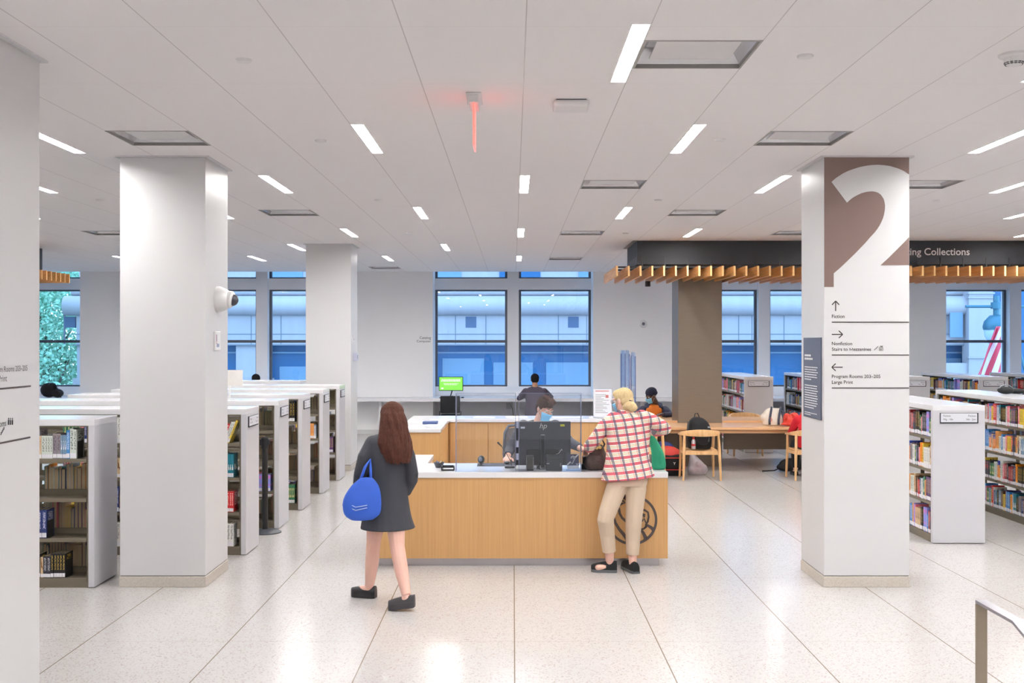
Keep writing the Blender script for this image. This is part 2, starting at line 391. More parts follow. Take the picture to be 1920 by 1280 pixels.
# ------------------------------------------------------------------ walls with window bays
BAYS = [-11.768, -5.884, 0, 5.884, 11.768]; HB = 1.836; WT = 26.2; GY = 25.93; TOPZ = CZ+.9
mb = MB(); x = XL
for c in BAYS:
    mb.box(x, c-HB, WY, WT, 0, TOPZ); x = c+HB
mb.box(x, XR, WY, WT, 0, TOPZ)
for c in BAYS:
    mb.box(c-HB, c+HB, GY-.04, WT, 0, 1.06)                # below sill
    mb.box(c-HB, c+HB, 25.80, WT, 3.34, 3.60)              # spandrel
    mb.box(c-.135, c+.135, 25.73, WT, 1.06, TOPZ)           # pier
    mb.box(c-HB, c+HB, GY-.0, WT, 4.45, TOPZ)
struct('wall_back', mb, white)
mb = MB(); mb.box(XL-.2, XL, YB, WT, 0, TOPZ); struct('wall_left', mb, white)
mb = MB(); mb.box(XR, XR+.2, YB, WT, 0, TOPZ); struct('wall_right', mb, white)
mb = MB(); mb.box(XL, XR, YB-.2, YB, 0, TOPZ); struct('wall_front', mb, white)
mb = MB()
x = XL
for c in BAYS: mb.box(x, c-HB, WY-.012, WY, 0, .1); x = c+HB
mb.box(x, XR, WY-.012, WY, 0, .1); struct('baseboard_back', mb, white_satin)
n = 0
for c in BAYS:
    for (a, d) in ((c-HB, c-.135), (c+.135, c+HB)):
        n += 1; t = thing('window_%d' % n, None, None, ((a+d)/2, GY, 1.06), kind='structure')
        b = MB(); f = .055
        for z0, z1 in ((1.06, 3.34), (3.60, 4.45)):
            b.box(a, a+f, GY, GY+.08, z0, z1); b.box(d-f, d, GY, GY+.08, z0, z1); b.box(a+f, d-f, GY, GY+.08, z0, z0+.035); b.box(a+f, d-f, GY, GY+.08, z1-.035, z1)
        b.box(a+f, d-f, GY-.01, GY+.08, 2.09, 2.155)
        b.build('window_frame', dark_frame, t, True)
        for z0, z1 in ((1.09, 2.09), (2.155, 3.305), (3.635, 4.415)):
            b = MB(); b.quad((a+f, GY+.05, z0), (d-f, GY+.05, z0), (d-f, GY+.05, z1), (a+f, GY+.05, z1)); b.build('window_pane', glass, t, True)
# grey lower panels in the recess and wall outlets
mb = MB()
for c in BAYS: mb.box(c-HB+.01, c-.005, GY-.06, GY-.041, .02, .76); mb.box(c+.005, c+HB-.01, GY-.06, GY-.041, .02, .76)
struct('wall_panel_back', mb, mat('grey_panel', S(196,196,200), .5, var=.02))
# ------------------------------------------------------------------ columns
base_gap = mat('shadow_gap', S(96,92,88), .6)
def column(name, x0, x1, y0, y1, m, base=True, trimtop=True):
    mb = MB(); mb.box(x0, x1, y0, y1, .1 if base else 0, CZ); tag(mb.build(name, m, origin=((x0+x1)/2, (y0+y1)/2, 0)), kind='structure')
    if base:
        mb = MB(); mb.box(x0+.004, x1-.004, y0+.004, y1-.004, .092, .1); tag(mb.build('trim_1', base_gap, origin=(x0, y0, 0)), kind='structure')
        mb = MB(); mb.box(x0-.006, x1+.006, y0-.006, y1+.006, 0, .092); tag(mb.build('baseboard_column', terr_base, origin=(x0, y0, 0), bevel=.003), kind='structure')
    if trimtop:
        mb = MB(); e = .035
        for a, b_, c, d in ((x0-e, x1+e, y0-e, y0-.004), (x0-e, x1+e, y1+.004, y1+e), (x0-e, x0-.004, y0-.004, y1+.004), (x1+.004, x1+e, y0-.004, y1+.004)): mb.box(a, b_, c, d, CZ-.012, CZ+.001)
        tag(mb.build('trim_2', white_satin, origin=(x0, y0, CZ)), kind='structure')
column('column', -3.395, -2.658, 9.49, 10.23, white_satin)
column('column', -3.395, -2.658, 18.0, 18.74, white_satin)
column('column', 2.686, 3.422, 9.49, 10.23, white_satin)
column('column', -3.43, -2.69, 5.50, 6.24, white_satin)
column('column', 2.806, 3.545, 18.65, 19.4, bronze, base=False, trimtop=False)
# ------------------------------------------------------------------ sign on the numbered column
YF = 9.49
def fc(px, py): return ((px-CX)*YF/F, H-(py-CY)*YF/F)
def zc(zx, zy): return fc(1500+zx/2.668, 280+zy/2.668)
t = thing('wayfinding_sign', 'giant white numeral two on brown panel with arrows and directory lines below', 'sign', (2.686, YF, 1.6))
r1 = [(121,38),(545,38),(545,125),(520,108),(490,95),(450,83),(420,79),(390,77),(360,78),(330,82),(300,88),(270,97),(240,108),(215,120),(195,133),(180,143),(168,153),(157,163),(235,267),(245,257),(258,246),(273,236),(290,227),(308,219),(330,213),(345,211),(360,210),(376,212),(390,217),(402,225),(410,235),(418,248),(422,262),(425,280),(424,300),(420,325),(415,343),(408,360),(398,380),(385,400),(369,420),(350,440),(326,468),(300,495),(276,520),(250,545),(222,572),(195,597),(168,620),(168,688),(121,688)]
r2 = [(545,438),(533,452),(520,465),(500,485),(480,505),(460,525),(440,545),(420,563),(402,580),(545,578)]
for pts in (r1, r2):
    b = MB(); b.prism([zc(*p) for p in pts], lambda u, v, w: (u, w, v), YF-.003, YF-.0005); b.build('number_panel', brown_vinyl, t, True)
def rect(b, zx0, zy0, zx1, zy1, m=0):
    u0, v0 = zc(zx0, zy0); u1, v1 = zc(zx1, zy1); b.box(u0, u1, YF-.003, YF-.0005, v1, v0, m)
b = MB()
for y in (864, 1028, 1193): rect(b, 159, y-2.4, 545, y+2.4)
b.build('rule_lines', ink, t, True)
SEGN = [0]
def seg(b, p, q, w):
    SEGN[0] += 1; dd = (SEGN[0] % 3)*1.2e-4
    (a, c), (d, e) = zc(*p), zc(*q); v = Vector((d-a, e-c)); nrm = Vector((-v.y, v.x)).normalized()*w
    b.prism([(a+nrm.x, c+nrm.y), (d+nrm.x, e+nrm.y), (d-nrm.x, e-nrm.y), (a-nrm.x, c-nrm.y)], lambda u, v_, w_: (u, w_, v_), YF-.003-dd, YF-.0005)
for arrow in ([((178,758),(178,808)),((160,777),(178,758)),((196,777),(178,758))], [((159,925),(213,925)),((194,907),(213,925)),((194,943),(213,925))], [((159,1089),(213,1089)),((178,1071),(159,1089)),((178,1107),(159,1089))]):
    b = MB()
    for p, q in arrow: seg(b, p, q, .0042)
    b.build('arrow', ink, t, True)
for s, x0, y, x1 in (('Fiction', 159, 843, 223), ('Nonfiction', 159, 979, 261), ('Stairs to', 159, 1007, 238), ('ezzanines', 267, 1007, 355), ('Program Rooms 203–205', 159, 1143, 402), ('Large Print', 159, 1172, 265)):
    u0, v = zc(x0, y); u1, _ = zc(x1, y); text_mesh(s, width=u1-u0, at=(u0, YF-.0005, v), right=(1,0,0), up=(0,0,1), bold=.012).build('lettering', ink, t, True)
b = MB(); u0, v0 = zc(247.5, 1007); u1, v1 = zc(264.5, 993); w_ = u1-u0; h_ = v1-v0; s_ = .0032   # the capital M of Mezzanines
b.prism([(u0,v0),(u0+s_,v0),(u0+s_,v0+h_*.72),(u0+w_/2-.0008,v0+h_*.12),(u0+w_/2+.0008,v0+h_*.12),(u1-s_,v0+h_*.72),(u1-s_,v0),(u1,v0),(u1,v1),(u1-s_*.95,v1),(u0+w_/2,v0+h_*.34),(u0+s_*.95,v1),(u0,v1)], lambda u, v, w: (u, w, v), YF-.0012, YF-.0005); b.build('lettering', ink, t, True)
b = MB()                                       # stair and lift symbols
for k in range(4): seg(b, (369+k*5, 1003-k*5), (374+k*5, 1003-k*5), .0012); seg(b, (374+k*5, 1003-k*5), (374+k*5, 998-k*5), .0012)
for p, q in (((397,1006),(397,990)),((397,990),(415,990)),((415,990),(415,1006)),((415,1006),(397,1006)),((401,987),(404,982)),((404,982),(407,987)),((408,982),(411,987)),((411,987),(414,982)),((403,1002),(403,996)),((403,999),(410,1002))): seg(b, p, q, .0012)
b.build('symbols', ink, t, True)
# slate plaque on its side face
t = thing('info_plaque', 'slate blue plaque with white text on side of the numbered column', 'sign', (2.683, 9.86, 1.8))
XS = 2.686
def side(px, py, X=XS): Y = X*F/(px-CX); return (X, Y, H-(py-CY)*Y/F)
ya, yb = 9.55, 10.12
slate = mat('slate_board', S(84,92,112), .5, var=.04)
b = MB(); b.box(XS-.012, XS-.001, ya, yb, 1.435, 2.155); b.build('board', slate, t, True, bevel=.002)
b = MB()
def tl(y, z, w, h):
    k = 0
    while k < w-.01:
        ww = R.uniform(.02, .055); ww = min(ww, w-k); b.box(XS-.0135, XS-.012, y-k-ww, y-k, z, z+h); k += ww+.011
for i, w in enumerate((.2, .26)): tl(yb-.05, 1.985-i*.03, w, .018)
for i, w in enumerate((.42,.4,.43,.39,.41,.22)): tl(yb-.05, 1.885-i*.022, w, .008)
for i, w in enumerate((.42,.4,.43,.39,.41,.43,.4,.42,.38,.3)): tl(yb-.05, 1.72-i*.022, w, .008)
for i, w in enumerate((.4,.2)): tl(yb-.05, 1.475-i*.018, w, .006)
b.build('lettering', white_ink, t, True)
# lettering on the big near column (side face x=-2.69)
t = thing('wayfinding_sign', 'dark directory lettering with rules on side of the wide pale column', 'sign', (-2.69, 6.0, 1.6))
XC = -2.69
def yz(px, py): Y = XC*F/(px-CX); return Y, H-(py-CY)*Y/F
for s, px, py, w in (('Program Rooms 203–205', 51, 694.4, .44), ('Large Print', 12.5, 714.5, .215), ('Restrooms', 11, 798, .20)):
    Y, z = yz(px, py); text_mesh(s, width=w, align='RIGHT', at=(XC+.0005, Y, z), right=(0,1,0), up=(0,0,1)).build('lettering', ink, t, True)
b = MB()
for px, py in ((57, 723.5), (56, 819.5)):
    Y, z = yz(px, py); b.box(XC+.0005, XC+.003, 5.52, Y, z-.0045, z+.0045)
b.build('rule_lines', ink, t, True)
b = MB()
for k in range(3):
    Y, z = yz(15.5+k*3.6, 796)
    b.box(XC+.0005, XC+.003, Y-.005, Y+.005, z, z+.026); b.box(XC+.0005, XC+.003, Y-.003, Y+.003, z+.029, z+.036)
for k in range(4):
    Y, z = yz(0+k*1.7, 815-k*3.2); b.box(XC+.0005, XC+.003, Y, Y+.012, z, z+.003); b.box(XC+.0005, XC+.003, Y+.009, Y+.012, z, z+.014)
b.build('symbols', ink_b, t, True)
# catalog computer wall lettering
t = thing('wall_lettering', 'small dark two-line catalog computer lettering on the white wall', 'sign', (-2.0, WY-.003, 2.1))
k = WY/F
for s, px0, px1, py in (('Catalog', 786.8, 808, 635.3), ('Computer', 781.4, 808, 641.4)):
    text_mesh(s, width=(px1-px0)*k, at=((px0-CX)*k, WY-.0005, H-(py-CY)*k)).build('lettering', ink_b, t, True)
# cameras and boxes on columns
t = thing('dome_camera', 'large white dome camera bracket on side of the bare white column', 'camera', (-2.658, 9.87, 2.5))
b = MB(); M = Matrix.Translation((0,0,0)) @ Matrix.Rotation(math.pi/2, 4, 'Y'); b.lathe([(.0001,.0),(.115,.0),(.115,.03),(.095,.075),(.07,.115),(.0001,.12)], 32, M=M); b.build('housing', plastic_w, t, smooth='auto')
M = Matrix.Translation((.10,-.0,-.0)) @ Matrix.Rotation(math.radians(100), 4, 'Y')
b = MB(); b.lathe([(.075,-.03),(.078,.03),(.06,.045),(.0001,.045)], 32, M=M); b.build('collar', plastic_w, t, smooth='auto')
b = MB(); b.lathe([(.056,.04),(.052,.06),(.036,.08),(.016,.09),(.0001,.092)], 28, M=M); b.build('dome_lens', mat('smoked_dome', S(70,68,80), .08, var=.3, scale=60), t, smooth='auto')
def wallbox(name, label, cat, loc, sx, sy, sz, m, extra=None):
    t = thing(name, label, cat, loc); b = MB(); b.box(0, sx, -sy/2, sy/2, 0, sz); b.build('body', m, t, bevel=.004); return t
t = wallbox('wall_thermostat', 'small white card and thermostat on the bare column side', 'thermostat', (-2.658, 9.83, 2.04), .02, .17, .17, plastic_w)
b = MB(); b.box(.0201, .022, -.05, .03, .03, .06); b.box(.0201, .022, -.06, -.045, .08, .14); b.build('display', mat('grey_display', S(150,160,190), .4), t)
b = MB()
for k in range(5): b.box(.0201, .022, -.065, -.05, .06+k*.018, .07+k*.018)
b.build('markings', mat('red_mark', S(200,90,90), .5), t)
t = wallbox('wall_intercom', 'blue-grey box on side of the far white column', 'intercom', (-2.658, 18.3, 1.80), .07, .14, .13, mat('grey_blue_box', S(190,196,218), .4)); b = MB(); b.box(.0701, .073, -.03, .0, .03, .10); b.build('panel', dark_frame, t)
t = wallbox('wall_switch', 'small pale switch plate above the intercom on far column', 'switch', (-2.658, 18.25, 2.11), .012, .1, .13, plastic_w); b = MB(); b.box(.012, .02, -.02, .02, .03, .06); b.build('lever', steel, t)
p = W(1206, 607, WY); t = thing('dome_camera', 'small white round camera on the blank white wall', 'camera', p)
M = Matrix.Rotation(math.pi/2, 4, 'X')
b = MB(); b.lathe([(.0001,0),(.085,0),(.085,.02),(.07,.045),(.0001,.05)], 28, M=M); b.build('housing', plastic_w, t, smooth='auto')
b = MB(); b.lathe([(.036,.045),(.032,.065),(.018,.078),(.0001,.08)], 24, M=M); b.build('dome_lens', mat('grey_dome', S(120,118,130), .15), t, smooth='auto')
# ------------------------------------------------------------------ window counter along the back wall
b = MB(); b.box(XL+.01, XR-.01, 24.62, 25.19, .775, .845); 
for c in BAYS: b.box(c-HB+.01, c+HB-.01, 25.18, GY-.065, .775, .845)
tag(b.build('window_counter', quartz_top, origin=(0, 24.9, 0)), 'long white counter running along the wall beneath all the windows', 'counter')
for i, x in enumerate([-8.8, -3.9, -3.0+.0, 2.9, 8.8]):
    b = MB(); b.box(x-.03, x+.03, 24.8, 25.18, .0, .774); tag(b.build('counter_support', white_satin, origin=(x, 25, 0)), ['white bracket under the window counter behind the shelves','white bracket under the counter behind the far white column','white bracket under the counter beside the blank wall','white bracket under the counter behind the brown column','white bracket under the counter past the fiction shelves'][i], 'bracket', 'counter brackets')
t = thing('floor_outlet', 'grey outlet box on the panel under the window counter', 'outlet', (-.02, GY-.06, .55))
b = MB(); b.box(-.14, -.03, -.03, 0, -.02, .12); b.build('body', mat('outlet_grey', S(160,162,168), .4), t, bevel=.004)
b = MB(); b.tube([(-.04,-.03,.08),(0,-.06,.0),(.03,-.05,-.2),(.02,-.03,-.5)], .008, 6); b.build('cable', charcoal, t, smooth=True)
# ------------------------------------------------------------------ slatted canopies
def canopy(tname, label, fins, bulk, loc):
    t = thing(tname, label, 'canopy', loc)
    return t
t = thing('slatted_canopy', 'dark ceiling bulkhead with oak fins hung beneath, lettered front', 'canopy', (4.9, 17.0, 3.1))
BX0, BX1, BY0, BY1, BZ = 1.97, 9.2, 17.44, 18.95, 3.345
b = MB(); b.box(BX0, BX1, BY0, BY1, BZ, CZ-.001); b.build('bulkhead', charcoal, t, True)
for i in range(5): b = MB(); b.box(BX0-.002, BX0+.001, BY0+.1+i*.28, BY0+.22+i*.28, BZ+.0, BZ+.12); b.build('slot', black, t, True)
for i in range(40):
    x = 1.609+i*.182
    b = MB(); b.box(x-.014, x+.014, 17.0, 19.3, 3.135, 3.29, 0); b.box(x-.0142, x+.0142, 16.996, 17.0, 3.1348, 3.2902, 1); b.build('fin', [oak_fin, oak_end], t, True)
b = MB()
for y in (17.5, 18.2, 18.9): b.box(1.62, 9.1, y-.02, y+.02, 3.291, 3.315)
b.build('cross_rail', black, t, True)
for i in range(20):
    x = 2.05+i*.364; b = MB(); b.box(x-.009, x+.009, 17.425, 17.439, 3.315, 3.45); b.build('hanger', black, t, True)
text_mesh('Circulating Collections', width=1.46, align='RIGHT', at=((1818-CX)*17.44/F, 17.438, H-(478-CY)*17.44/F), bold=.012).build('lettering', white_ink, t, True)
for (x, y, s) in ((2.28, 18.6, 0), (5.9, 18.3, 1)):
    b = MB(); b.cyl((x, y), .045, 3.05, 3.14, 16); b.build('spot_lamp', black, t, True, smooth='auto')
b = MB(); b.box(BX0-.07, BX0-.004, BY0-.03, BY1, CZ-.006, CZ); b.build('edge_trim', bronze, t, True)
t = thing('slatted_canopy', 'smaller oak-finned canopy corner glimpsed beside the wide pale column', 'canopy', (-9.2, 17.9, 3.1))
b = MB(); b.box(-11.5, -8.12, 17.44, 18.95, BZ, CZ-.001); b.build('bulkhead', charcoal, t, True)
for i in range(12):
    y = 17.03+i*.185; b = MB(); b.box(-11.5, -7.7, y-.014, y+.014, 3.135, 3.29, 0); b.box(-7.7, -7.696, y-.0142, y+.0142, 3.1348, 3.2902, 1); b.build('fin', [oak_fin, oak_end], t, True)
b = MB(); b.box(-8.3, -8.25, 17.0, 19.1, 3.291, 3.315); b.build('cross_rail', black, t, True)
for y in (17.2, 17.9, 18.8):
    b = MB(); b.box(-8.285, -8.265, y-.01, y+.01, 3.315, 3.346 if y > 17.44 else CZ); b.build('hanger', black, t, True)
# ------------------------------------------------------------------ outside
stone = mat('pale_stone', S(168,164,170), .75, var=.08, scale=1.2, stretch=(3,1,.35))
stone2 = mat('joint_dark', S(110,118,130), .8)
dglass = mat('shop_glass_sky_tint', S(12,98,152), .35, var=.25, scale=.4)  # street glass; blue sky reflection is put into the base colour
dblind = mat('window_blind', S(108,140,168), .5, var=.1, scale=.6)
b = MB(); b.box(-40, 40, 26.2, 60, -5.1, -5.0); tag(b.build('street_ground', mat('asphalt', S(105,108,112), .85, var=.1)), kind='structure')
FY = 40.0
t = thing('building', 'pale stone building with rounded cornice and square vents across the street', 'building', (0, FY, -5))
def fx(px): return (px-CX)*FY/F
def fz(py): return H-(py-CY)*FY/F
b = MB(); b.box(-15.9, 17.0, FY, FY+1.2, fz(646), 3.3); b.box(17.0, 20.6, FY+.1, FY+1.2, -5, 12); b.box(-15.9, 17, FY+.25, FY+1.2, 3.9, 12)
b.build('wall', stone, t, True)
def roll(b, x0, x1, yc, zc_, r, n=14):
    b.loft([[(x, yc-r*math.cos(a)*1.0, zc_+r*math.sin(a)) for a in [math.pi*(-.5+k/n) for k in range(n+1)]]+[(x, yc+.3, zc_+r), (x, yc+.3, zc_-r)] for x in (x0, x1)])
b = MB(); roll(b, -16.3, 17, FY, 3.42, .36); roll(b, -16.1, 17, FY+.2, 3.98, .22); b.build('cornice', stone, t, True, smooth='auto')
b = MB(); b.box(-16, 17, FY-.01, FY+.1, fz(627), fz(625.5)); b.box(-16, 17, FY-.06, FY+.1, fz(647.5), fz(645.5))
for px in (120,185,300,415,471,527,640,700,760,854,911,1047,1100,1140,1235,1300,1330,1385,1410,1470,1540,1640): b.box(fx(px)-.015, fx(px)+.015, FY-.008, FY+.1, fz(645), 3.1)
b.build('joints', stone2, t, True)
for px in (131, 883, 1075, 1590): 
    b = MB(); b.box(fx(px-10), fx(px+10), FY-.012, FY+.1, fz(614), fz(593.5)); b.build('vent', mat('vent_dark', S(70,90,120), .6), t, True)
b = MB()
for x0, x1 in ((-15.9, -13.7), (-10.1, -8.9), (-3.6,-2.9), (4.0, 4.7), (10.8, 11.6), (14.5, 15.2)): b.box(x0, x1, FY+.05, FY+1.2, -5, fz(646))
for x0 in (-15.9, -10.1): b.box(x0-.1, x0+2.3 if x0 < -12 else x0+1.3, FY-.08, FY+.5, .55, .78)
b.build('pier', stone, t, True)
# shop windows behind piers, with light blinds
for i, (x0, x1) in enumerate(((-13.7,-10.1), (-8.9,-3.6), (-2.9,4.0), (4.7,10.8), (11.6,14.5), (15.2, 17))):
    f = MB(); f.box(x0, x1, FY+.5, FY+.6, -5, fz(646)); w = f.build('window', dglass, t, True)
    m = MB(); k = x0+.3
    while k < x1-1.0:
        w_ = R.uniform(.9, 1.7); m.box(k, min(k+w_, x1-.2), FY+.46, FY+.499, -4.5, R.choice([.75, 1.2, 1.35, 1.5])); k += w_+R.uniform(.15, .9)
    m.box(x0, x1, FY+.42, FY+.499, 1.68, 1.74)
    if m.v: m.build('window_blind', dblind, t, True)
# upper windows (between pilasters, above the cornice)
for i in range(11):
    x0 = -15+i*2.9; b = MB(); b.box(x0, x0+1.5, FY+.2, FY+.26, 4.4, 9); b.build('upper_window', dglass if i % 2 else dblind, t, True)
# the further, set-forward bay seen past the fiction shelves
b = MB(); b.box(17.0, 19.0, FY-.2, FY+.3, -5, 3.95); b.build('wall', dglass, t, True)
b = MB(); b.box(fx(1806), fx(1851), FY-.5, FY+.1, -5, 9); 
b.box(fx(1804), fx(1853), FY-.56, FY-.3, fz(552), fz(549)); b.box(fx(1804), fx(1853), FY-.56, FY-.3, fz(560), fz(557.5)); b.box(fx(1804), fx(1853), FY-.56, FY-.3, fz(671), fz(668))
b.build('pier', stone, t, True)
for a, c in ((1776, 1800), (1855, 1900)):
    b = MB(); b.box(fx(a), fx(c), FY-.26, FY-.2, fz(632), fz(566)); b.build('window', dblind, t, True)
b = MB(); b.box(fx(1850), fx(1960), FY-.1, FY+.1, -5, 6); b.build('window', dglass, t, True)
b = MB(); b.box(fx(1700), fx(1806), FY-.4, FY+.1, -5, fz(680)); b.build('wall', stone, t, True)
# trees at far left, beyond the street corner
leaf_m = mat('tree_leaves', S(176,216,190), .6, var=.35, scale=2, col2=S(112,178,150)); bark = mat('bark', S(90,84,76), .9)
def tree(x, y, s, label, seed):
    rr = random.Random(seed); t = thing('street_tree', label, 'tree', (x, y, -5), group='trees across the street')
    b = MB(); b.tube([(0,0,0),(.1,0,3*s),(.0,.1,5*s),(.3,0,8*s)], [.28,.22,.16,.05], 8)
    for k in range(7):
        a = rr.uniform(0, 6.28); z = rr.uniform(3, 6)*s; b.tube([(0,0,z),(math.cos(a)*.8*s, math.sin(a)*.8*s, z+1*s),(math.cos(a)*1.7*s, math.sin(a)*1.7*s, z+2.2*s)], [.12,.07,.02], 6)
    b.build('trunk', bark, t, smooth=True)
    b = MB()
    cl = [(rr.uniform(-1.9,1.9)*s, rr.uniform(-1.6,1.6)*s, rr.uniform(2.2,10.5)*s, rr.uniform(.7,1.4)*s) for _ in range(90)]
    for _ in range(26000):
        c = rr.choice(cl); v = Vector((rr.gauss(0,1), rr.gauss(0,1), rr.gauss(0,1))).normalized()*c[3]*rr.uniform(.75,1.0)
        p = Vector(c[:3])+v; a = Vector((rr.gauss(0,1), rr.gauss(0,1), rr.gauss(0,1))).normalized(); q = a.orthogonal().normalized(); l = .17*s
        b.quad(p, p+a*l*.5+q*l*.28, p+a*l, p+a*l*.5-q*l*.28)
    b.build('crown', leaf_m, t)
tree(-18.3, 36.2, 1.0, 'pale green leafy tree against the stone building corner', 3); tree(-20.3, 47.5, 1.15, 'pale green leafy tree standing behind the first one', 5)
# street lamp and striped flag
p = W(1868, 612, 34); t = thing('street_lamp', 'teal street lamp globe hanging outside the far window', 'lamp', (p.x, 34, -5)); z = p.z+5
lampm = mat('lamp_green', S(60,110,130), .4, metal=.3)
b = MB(); b.cyl((0, 0), .16, z+.55, z+.75, 16); b.tube([(-.95,0,z+.62),(.95,0,z+.62)], .045, 8); b.tube([(.95,0,-0.0),(.95,0,z+.7)], [.1,.06], 10); b.cyl((0,0), .09, z+.3, z+.95, 12); b.build('bracket', lampm, t, smooth='auto')
b = MB(); b.lathe([(.0001,z+.38),(.2,z+.34),(.36,z+.16),(.40,z+.0),(.38,z-.1),(.0001,z-.1)], 24); b.build('hood', lampm, t, smooth='auto')
b = MB(); b.lathe([(.36,z-.1),(.34,z-.3),(.2,z-.55),(.0001,z-.65)], 24); b.build('globe', mat('milk_glass', S(190,210,230), .2), t, smooth='auto')
t = thing('striped_flag', 'red and white striped flag hanging by the street lamp', 'flag', (W(1868,660,33).x, 33, W(1868,660,33).z))
b = MB(); nu, nv = 14, 10; P0 = W(1890,610,33); P1 = W(1893,700,33); Q0 = W(1872,612,33); Q1 = W(1822,712,33); vs = []
for i in range(nu+1):
    for j in range(nv+1):
        u, v = i/nu, j/nv; a = P0.lerp(P1, u)*(1-v)+Q0.lerp(Q1, u)*v; vs.append((a.x, a.y+.25*math.sin(v*9+u*2), a.z))
for i in range(nu):
    for j in range(nv): b_ = i*(nv+1)+j; b.f.append((b_, b_+1, b_+nv+2, b_+nv+1)); b.m.append(j % 2)
b.v = vs; o = b.build('cloth', [mat('flag_white', S(235,235,245), .7), mat('flag_red', S(215,70,90), .7)], t, True, smooth=True); md = o.modifiers.new('s', 'SOLIDIFY'); md.thickness = .01
b = MB(); b.tube([W(1896,600,33), W(1940,760,33)], .04, 8); b.build('pole', lampm, t, True, smooth=True)
# ------------------------------------------------------------------ bookcases
sign_white = mat('sign_insert', S(226,228,236), .35, var=.01)
DEP, BH = .55, 1.45
SHZ = [.085, .425, .768, 1.11]
def bookcase(name, label, loc, rotz, L, sign=None, bays=None):
    t = thing(name, label, 'bookcase', loc, rotz, 'low double-sided bookcases'); h = DEP/2
    b = MB(); b.box(0, .052, -h, h, .008, BH-.055); b.build('end_panel', quartz, t, bevel=.002)
    b = MB(); b.box(L-.052, L, -h, h, .008, BH-.055); b.build('end_panel', quartz, t, bevel=.002)
    b = MB(); b.box(0, L, -h, h, BH-.0548, BH); b.build('top_panel', quartz_top, t, bevel=.002)
    b = MB(); b.box(.053, L-.053, -h+.02, h-.02, 0, .07); b.box(.0525, L-.0525, -h+.006, h-.006, BH-.064, BH-.0552); b.build('base', shelf_metal, t)
    nb = bays or max(1, round((L-.1)/.92)); w = (L-.104)/nb
    for i in range(nb+1):
        x = .052+i*w; x = min(max(x, .062), L-.062); b = MB(); b.box(x-.009, x+.009, -.02, .02, .07, BH-.066)
        if i in (0, nb): b.box(x-.009, x+.009, -h+.02, h-.02, .071, BH-.066)
        b.build('upright', shelf_metal, t)
    for z in SHZ:
        for i in range(nb):
            x0, x1 = .052+i*w+.011, .052+(i+1)*w-.011
            if i == 0: x0 = .0725
            if i == nb-1: x1 = L-.0725
            for s in (-1, 1):
                b = MB(); a, c = sorted((s*.022, s*(h-.012))); b.box(x0, x1, a, c, z-.014, z)
                a, c = sorted((s*(h-.024), s*(h-.012))); b.box(x0, x1, a, c, z-.03, z-.0141)
                a, c = sorted((s*.022, s*.026)); b.box(x0, x1, a, c, z, z+.045)
                b.build('shelf', shelf_metal, t)
    if sign:
        b = MB(); b.box(-.012, -.001, -.2, .2, 1.262, 1.372); o = b.build('sign_frame', charcoal, t, bevel=.001)
        b = MB(); b.box(-.015, -.0121, -.185, .195, 1.275, 1.368); b.build('sign_insert', sign_white, o)
        for j, (s, y, al) in enumerate(sign):
            for k, line in enumerate(s):
                # end face looks along local -x; its reading direction is local -y
                m_ = text_mesh(line, size=.03, right=(0,-1,0), up=(0,0,1), at=(-.0151, y, 1.332-k*.036), align=al)
                m_.build('lettering', ink_b if k == 0 else ink, o)
    return t
PI = math.pi
def sg(a, b): return [((a), .17, 'LEFT'), ((b), -.17, 'RIGHT')]
XE = -2.647
lrows = [9.72, 11.17, 12.69, 14.07, 15.57, 17.03, 18.9]
llab = ['first low bookcase beside the wide pale column, ends before the bare column','second low bookcase counted from the wide pale column, just behind the bare column','third low bookcase from the wide pale column, black stanchion before it','fourth low bookcase from the wide pale column, behind the stanchion one','fifth low bookcase from the wide pale column','sixth low bookcase, last full one before the far white column','last low bookcase by the windows, stopping short of the far column']
llen = [3.8, 4.7, 4.7, 2.95, 2.95, 2.95, 2.6]
for i, (y, lb, L) in enumerate(zip(lrows, llab, llen)):
    bookcase('bookcase', lb, (-3.60 if i in (0, 6) else XE, y, 0), PI, L, None if i in (0, 6) else sg(['Fiction', 'Sto - Ste'], ['Fiction', 'Ste - Str']))
DX = .275
rrows = [(4.40, 11.52, 4.0, ['Fiction','Hig - Ide'], ['Fiction','Ide - Jon'], 'low bookcase with fiction sign beside the numbered column'),
         (5.89, 11.52, 3.8, ['Fiction','Gre - Ham'], ['Fiction','Ham - Her'], 'low bookcase standing behind the fiction-signed end panel'),
         (4.40, 20.9, 3.0, ['Fiction','Pat - Pic'], ['Fiction','Pic - Pro'], 'far low bookcase beyond the oak table, next to brown column'),
         (5.89, 20.9, 3.0, ['Fiction','Mur - Nel'], ['Fiction','Nel - Oat'], 'far low bookcase behind the seated red-shirted reader'),
         (7.38, 20.9, 3.0, ['Fiction','Les - Mac'], ['Fiction','Mac - Mar'], 'far low bookcase just past the numbered column'),
         (8.87, 20.9, 3.0, ['Fiction','Kin - Kra'], ['Fiction','Kra - Lee'], 'far low bookcase under the street lamp window, sign facing the hall'),
         (10.36, 20.9, 3.0, None, None, 'furthest low bookcase along the window wall past the numbered column')]
for (x, y, L, a, b_, lb) in rrows:
    bookcase('bookcase', lb, (x+DX, y, 0), PI/2, L, sg(a, b_) if a else None)
